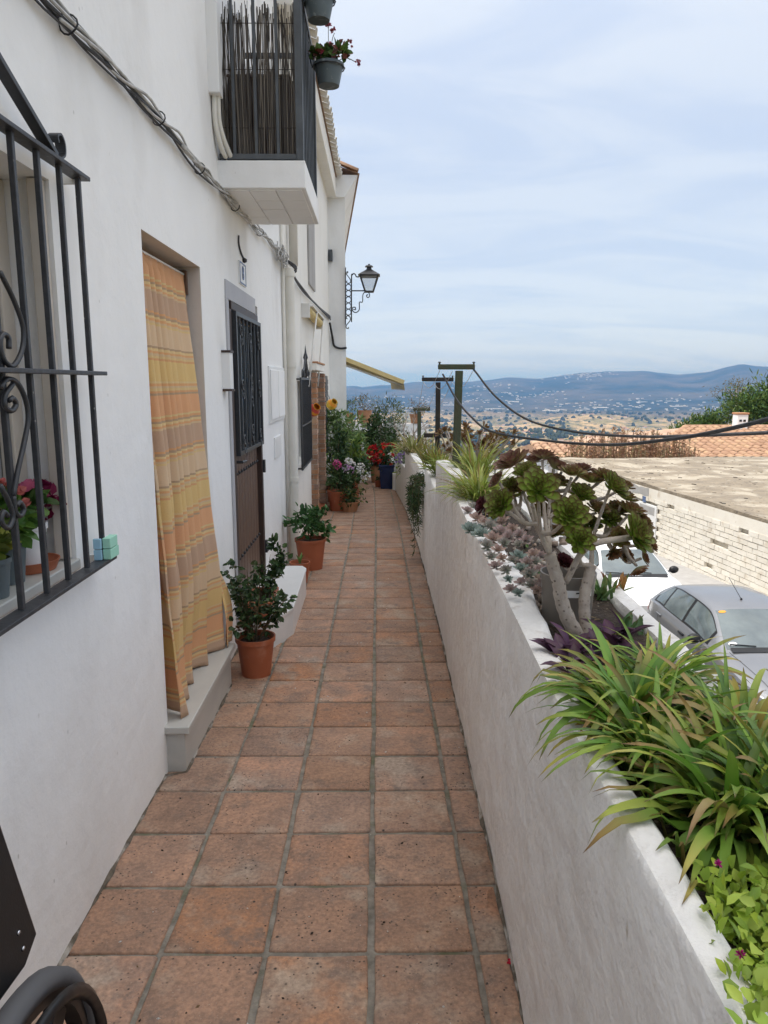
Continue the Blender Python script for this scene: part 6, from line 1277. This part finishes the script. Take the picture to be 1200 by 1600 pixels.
car('white_car', 5.52, 14.05, 'white car parked behind the silver hatchback, only its bonnet and windscreen showing', 'white_paint', W=.90, H=1.02)

# flat-roofed white block building across the street
bld = thing('flat_roof_building', (10, 18, -4), 'low whitewashed block building with a weathered flat roof across the street', 'building')
A, B = V((7.62, 30.6, 0)), V((10.05, 7.0, 0)); wd = (B - A).normalized(); wn_ = V((-wd.y, wd.x, 0)); wn_ = -wn_ if wn_.x > 0 else wn_; WL = (B - A).length
ZR = -1.5
poly = [(A.x, A.y), (B.x, B.y), (26, 7.0), (24, 31.4)]
def inset(pp, d): c = V((16, 19)); return [tuple(V(p) + (c - V(p)).normalized() * d) for p in pp]
core = prism(inset(poly, .06)[::1], -6, ZR - .13); core.build('wall_core', M_['block_joint'], bld)
k = MB(); nx, ny = 60, 40
def roofp(u, v):
    a = lerp(A, B, v); b = lerp(V((24, 31.4, 0)), V((26, 7.0, 0)), v); p = lerp(a - V((.05, 0, 0)), b, u); e = .06 * noise.fractal(V((p.x * .5, p.y * .5, 1)), 1, 2, 5)
    if u == 0: p += wn_ * (.03 * noise.fractal(V((v * 60, 2, 2)), 1, 2, 4))
    return (p.x, p.y, ZR + e * (1 if u > 0 else .6) + .04 * u)
k.grid(roofp, [i / nx for i in range(nx + 1)], [i / 160 for i in range(161)]); k.grid(lambda v, j: V(roofp(0, v)) - V((0, 0, .14 * j + .03 * j * noise.noise(V((v * 90, 0, 0))))), [i / 160 for i in range(161)], [0, 1], flip=False); k.build('roof_slab', M_['roof_concrete'], bld, True, sharp=50)
k = MB()
for _ in range(700):
    u, v = RN.random() ** 1.3, RN.uniform(0, .62); p = V(roofp(max(u, .01), v)); s_ = RN.choice([.02, .03, .04, .06]) * RN.uniform(.5, 1.2); q = RN.random() * 6
    k.obox(p + V((0, 0, s_ * .12)), V((math.cos(q), math.sin(q), 0)) * s_, V((-math.sin(q), math.cos(q), .1)) * s_ * RN.uniform(.3, .8), V((0, 0, s_ * .18)), vary(RN.choice([(.30, .26, .2), (.2, .17, .13), (.42, .38, .31), (.12, .1, .08)]), .2))
k.build('roof_debris', M_['leaf_matte'], bld, kind='stuff')
blk = MB(); blk.obox((0, 0, 0), (.5, 0, 0), (0, .5, 0), (0, 0, .5)); bme = blk.mesh('block', M_['white_block']); rot = Matrix.Rotation(math.atan2(wd.y, wd.x), 4, 'Z'); reststuff = MB()
BH, BL = .135, .40; zc_ = ZR - .45; row = 0
DOORU = ((A.y - 23.3) / -wd.y, (A.y - 21.9) / -wd.y)
while zc_ > -4.6:
    u = .2 - (row % 2) * BL / 2
    while u < WL - .2:
        uu = u + BL / 2; yw = A.y + wd.y * uu
        if not (DOORU[0] - .2 < uu < DOORU[1] + .2 and zc_ < -2.0) and RN.random() > .012:
            p = A + wd * uu + wn_ * (.03 + RN.uniform(-.005, .008)); mt = Matrix.Translation((p.x, p.y, zc_ + RN.uniform(-.006, .006))) @ rot @ Matrix.Rotation(RN.uniform(-.012, .012), 4, 'Y') @ Matrix.Diagonal((BL - .012 - RN.random() * .01, .10, BH - .012 - RN.random() * .008, 1))
            if 14.8 < yw < 22 and zc_ > -3.85: o = inst('block', bme, mt, bld)
            else: reststuff.add([mt @ V(q) for q in blk.v], blk.f)
        u += BL
    zc_ -= BH; row += 1
reststuff.build('far_blocks', M_['white_block'], bld, kind='stuff')
def onwall(u, z, off): p = A + wd * u + wn_ * off; return V((p.x, p.y, z))
k = MB(); k.grid(lambda u, z: onwall(u, z, .072 + .006 * noise.fractal(V((u, z, 0)), 1, 2, 3)), [.0 + .15 * i for i in range(int(WL / .15))], [ZR - .40, ZR - .3, ZR - .2, ZR - .1], flip=True); k.build('plaster_band', M_['white_block'], bld, True)
k = MB()
for a, b in ((1.2, 4.6), (4.9, 8.2)): k.grid(lambda u, z: onwall(u, z + .05 * noise.noise(V((u * 3, z * 5, 1))), .083), [lerp(a, b, i / 24) for i in range(25)], [ZR - .38, ZR - .26, ZR - .13], flip=True)
k.build('grey_patch', M_['grey_plaster'], bld, True)
k = MB(); d0, d1 = DOORU; k.obox(onwall((d0 + d1) / 2, -3.0, .05), wd * (d1 - d0) / 2, wn_ * .03, V((0, 0, .9))); dd = k.build('door', M_['plastic_white'], bld, bevel=.01)
k = MB(); k.obox(onwall((d0 + d1) / 2 + .1, -2.28, .083), wd * .5, wn_ * .004, V((0, 0, .12))); k.build('fanlight', M_['grey_plaster'], dd)
k = MB(); k.obox(onwall((A.y - 22.7) / -wd.y, -1.99, .09), wd * .10, wn_ * .01, V((0, 0, .09))); k.build('number_plate', M_['plaque_blue'], bld)
um = (A.y - 16.05) / -wd.y; k = MB(); k.obox(onwall(um, -2.05, .15), wd * .17, wn_ * .07, V((0, 0, .30))); mb_ = k.build('meter_box', M_['lead_grey'], bld, bevel=.015)
k = MB(); k.obox(onwall(um, -1.90, .223), wd * .11, wn_ * .004, V((0, 0, .09))); k.build('meter_window', M_['clay_pot'], mb_); k = MB(); k.obox(onwall(um, -2.42, .13), wd * .10, wn_ * .03, V((0, 0, .06))); k.build('cable_gland', M_['grey_iron'], mb_)

# tiled roofs beyond
def tiled(name, x0, x1, ye, ze, yr, zr, label, hipl=0, chim=None):
    t = thing(name, ((x0 + x1) / 2, (ye + yr) / 2, -6), label, 'building')
    k = MB(); k.box(x0 + .3, x1 - .3, ye + .3, 2 * yr - ye - .3, -8, ze - .05); k.build('wall', M_['plaster'], t)
    k = MB(); k.add([(x0, ye, ze), (x1, ye, ze), (x1, yr, zr), (x0 + hipl, yr, zr), (x0, 2 * yr - ye, ze), (x1, 2 * yr - ye, ze)], [(0, 1, 2, 3), (3, 2, 5, 4), (0, 3, 4)]); rf_ = k.build('roof', M_['roof_tile'], t)
    acc = MB(); L = math.hypot(yr - ye, zr - ze); sl_ = math.atan2(zr - ze, yr - ye); nr = int(L / .55); b_ = barrel(.40, .64)
    for i in range(int((x1 - x0) / .43)):
        x = x0 + .21 + i * .43
        for j in range(nr):
            tt = j / nr
            if x < x0 + hipl * tt: continue
            mt = Matrix.Translation((x + RN.uniform(-.015, .015), lerp(ye, yr, tt), lerp(ze, zr, tt) + .02 + RN.uniform(0, .012))) @ Matrix.Rotation(sl_ - .03, 4, 'X'); acc.add([mt @ V(q) for q in b_.v], b_.f)
    acc.build('barrel_tiles', M_['roof_tile'], rf_, True, kind='stuff')
    k = MB(); k.tube([(x0 + hipl, yr, zr + .05), (x1, yr, zr + .05)], .12, 8); k.build('ridge', M_['roof_tile'], rf_, True)
    if chim:
        c = MB(); c.box(chim[0] - .3, chim[0] + .3, chim[1] - .3, chim[1] + .3, -2, chim[2]); ch = c.build('chimney', M_['plaster'], rf_, bevel=.02)
        c = MB(); c.box(chim[0] - .34, chim[0] + .34, chim[1] - .34, chim[1] + .34, chim[2] + .003, chim[2] + .10); c.build('chimney_cap', M_['clay_pot'], ch, bevel=.02)
        for dx in (-.12, .1): c = MB(); c.box(chim[0] + dx - .07, chim[0] + dx + .07, chim[1] - .31, chim[1] - .29, chim[2] - .40, chim[2] - .28); c.build('vent', M_['car_black'], ch)
tiled('tiled_house', 8.0, 13.2, 35.2, -2.05, 38.5, -1.55, 'low terracotta tiled roof behind the dry reeds')
tiled('tiled_house', 13.0, 30, 35.0, -2.02, 42, -.92, 'broad terracotta tiled roof with a white chimney at the right', hipl=4.5, chim=(20.4, 41.5, -.15))
# dry reeds
dr_ = thing('dry_reeds', (11, 33, -3), 'stand of dry brown plume reeds between the flat roof and the tiled roofs', 'reeds'); k = MB()
for i in range(430):
    x = RN.uniform(8.8, 14.2); y = RN.uniform(31.9, 34.6); hmax = pw(x, [(8.6, -1.2), (9.5, -.62), (10.6, -.35), (12, -.50), (13.5, -.6), (14.2, -1.1)]); z0 = -3.2; L = (hmax - z0) * RN.uniform(.55, 1.02); c = vary(RN.choice([(.30, .17, .10), (.36, .22, .13), (.24, .13, .08), (.26, .21, .12)]), .2)
    le = RN.gauss(0, .12); tip = V((x + le, y, z0 + L)); k.tube([(x, y, z0), (x + le * .4, y, z0 + L * .6), tip], [.02, .014, .008], 4, True, c)
    for j in range(9): p = lerp(V((x, y, z0)), tip, RN.uniform(.62, 1)); oval(k, p, rdir(.5), rdir(), RN.uniform(.10, .26), RN.uniform(.03, .07), vary(c, .25))
k.build('plumes', M_['leaf_matte'], dr_, kind='stuff')
f = MB(); cloud(f, (11.5, 34.4, -2.1), 3.2, .5, .5, 900, .20, [(.14, .14, .06), (.10, .11, .05), (.2, .16, .08)], .4); f.build('undergrowth', M_['leaf_matte'], dr_, kind='stuff')
# pines at the right edge
def tree(name, x, y, z0, label, lobes, size, pal, n, tr=.25, asp=.25):
    t = thing(name, (x, y, z0), label, 'tree'); f = MB(); s = MB(); zt = max(l[2] for l in lobes)
    s.tube([(x, y, z0), (x + .2, y, lerp(z0, zt, .5)), (x, y, zt)], [tr, tr * .7, tr * .3], 8)
    for (lx, ly, lz, rx, ry, rz) in lobes:
        cloud(f, (lx, ly, lz), rx, ry, rz, n, size, pal, asp, clump=.5, shell=.6); s.tube([(x, y, lerp(z0, lz, .7)), (lerp(x, lx, .5), ly, lz - rz * .4), (lx, ly, lz)], [tr * .5, tr * .3, tr * .15], 6)
    f.build('crown', M_['leaf_matte'], t, kind='stuff'); s.build('trunk', M_['bark_grey'], t, True)
PN = [(.06, .115, .028), (.09, .15, .035), (.04, .08, .022), (.12, .17, .045)]
tree('pine_tree', 27.5, 52, -8, 'bushy green pine at the right edge behind the tiled roof', [(26.5, 52, -.2, 1.8, 1.6, 1.2), (28.5, 52, .7, 1.9, 1.8, 1.3), (27.6, 51.5, -1.5, 2.4, 2, 1.3), (30.5, 53, .2, 2, 2, 1.6), (29.6, 51, -1.8, 2.2, 2, 1.4)], .42, PN, 2200)
tree('pine_tree', 23.4, 54, -8, 'smaller rounded green tree left of the chimney', [(23.2, 54, -1.9, 1.3, 1.2, .9), (24.6, 54, -1.4, 1.3, 1.2, 1.0), (22.4, 54, -2.6, 1.2, 1, .8)], .36, PN, 1500, .16)
tree('wispy_tree', 28.0, 58, -8, 'thin greyish tree rising above the pines', [(27.4, 58, 1.0, 1.0, 1, 1.0), (28.6, 58, 1.2, 1.1, 1, .9), (28.0, 58, .2, 1.2, 1, 1)], .24, [(.10, .10, .05), (.14, .13, .07)], 260, .12)
# street lamp lower down the hill
lx, ly = 4.17, 26.0; t = thing('street_lamp', (lx, ly, sz(26)), 'dark street lamp down the slope left of the succulent', 'street lamp')
k = MB(); k.tube([(lx, ly, -6), (lx, ly, -.95)], .035, 8); k.build('pole', M_['iron'], t, True)
k = MB(); k.lathe((lx, ly, -.80), [(.20, 0), (.21, .02), (.15, .07), (.03, .10), (0, .12)], 14); k.build('hood', M_['iron'], t, True, sharp=40)
for s_ in (-1, 1): k = MB(); k.tube([(lx, ly, -.95), (lx + s_ * .15, ly, -.90), (lx + s_ * .17, ly, -.80)], .015, 6); k.build('arm', M_['iron'], t, True)
k = MB(); k.lathe((lx, ly, -.95), [(.06, 0), (.12, .14), (.11, .15), (0, .15)], 12); k.build('lamp_glass', M_['glass_lamp'], t, True)

# ================================================================== far valley: houses, sheds, trees
hs = MB(); hs.box(-.5, .5, -.4, .4, -.4, .45); hme = hs.mesh('distant_house', M_['distant_white']); rs_ = MB(); rs_.add([(-.55, -.45, .45), (.55, -.45, .45), (.55, .45, .45), (-.55, .45, .45), (-.55, 0, .7), (.55, 0, .7)], [(0, 1, 5, 4), (2, 3, 4, 5), (1, 2, 5), (3, 0, 4)]); rme = rs_.mesh('distant_roof', M_['distant_roof'])
def spot(px, r): az = math.atan((px - 590) / FPX); x, y = r * math.sin(az), r * math.cos(az); return x, y, terrain(x, y)
far_m = MB()
def place(px, r, w_, d_, h_, solo):
    x, y, z = spot(px, r); mt = Matrix.Translation((x, y, z)) @ Matrix.Rotation(RN.uniform(-.8, .8), 4, 'Z') @ Matrix.Diagonal((w_, d_, h_, 1))
    if solo:
        o = inst('distant_house', hme, mt); tag(o, 'tiny white house in the hazy valley below the mountains', 'house', 'white houses scattered over the far valley'); inst('roof', rme, mt, o)
    else: far_m.add([mt @ V(q) for q in hs.v], hs.f)
for _ in range(70): place(RN.choice([RN.uniform(600, 1190), RN.gauss(780, 60), RN.gauss(1000, 60)]), RN.uniform(1500, 3600), RN.uniform(9, 18), RN.uniform(8, 12), RN.uniform(6, 9), True)
for cxp, rr, n, sp_, sr_ in ((905, 7600, 110, 30, 250), (820, 5900, 90, 45, 250), (950, 5200, 80, 60, 250), (720, 5300, 70, 50, 200), (760, 6600, 50, 30, 200), (1030, 5600, 60, 45, 200), (640, 5600, 50, 35, 200), (880, 4700, 50, 70, 150), (1110, 5000, 60, 45, 250), (680, 4300, 40, 50, 200), (570, 5000, 30, 30, 300)):
    for _ in range(int(n * .62)): place(RN.gauss(cxp, sp_), RN.gauss(rr, sr_), RN.uniform(8, 22), RN.uniform(8, 16), RN.uniform(6, 11), False)
for px, r, w_ in ((935, 4900, 90), (770, 4600, 110), (700, 5000, 70), (1000, 5400, 80), (860, 4400, 100), (1060, 5200, 60), (640, 4700, 60), (800, 5400, 80)): place(px, r, w_, 30, 9, False)
tag(far_m.build('distant_town', M_['distant_white'], kind='stuff'), 'white towns and sheds spread over the far blue slopes', 'town')
k = MB()
for _ in range(5200):
    px = RN.uniform(520, 1230); r = RN.choice([RN.uniform(900, 2000), RN.uniform(1300, 4300)]); x, y, z = spot(px, r)
    if noise.fractal(V((x / 320, y / 320, 7)), 1, 2, 3) < .02 and RN.random() > .12: continue
    s_ = RN.uniform(3, 7) * (1 + r / 6000); hh = s_ * RN.uniform(.8, 1.4)
    k.add([(x - s_, y, z), (x, y - s_, z), (x + s_, y, z), (x, y + s_, z), (x - s_ * .6, y - s_ * .5, z + hh * .8), (x + s_ * .6, y - s_ * .5, z + hh * .75), (x, y + s_ * .5, z + hh), (x, y, z + hh * 1.1)], [(0, 1, 4), (1, 5, 4), (1, 2, 5), (2, 6, 5), (2, 3, 6), (3, 0, 6), (0, 4, 6), (4, 5, 7), (5, 6, 7), (6, 4, 7)])
tag(k.build('distant_trees', M_['distant_tree'], None, False, kind='stuff'), 'dark scrub and trees dotting the far hills', 'trees')
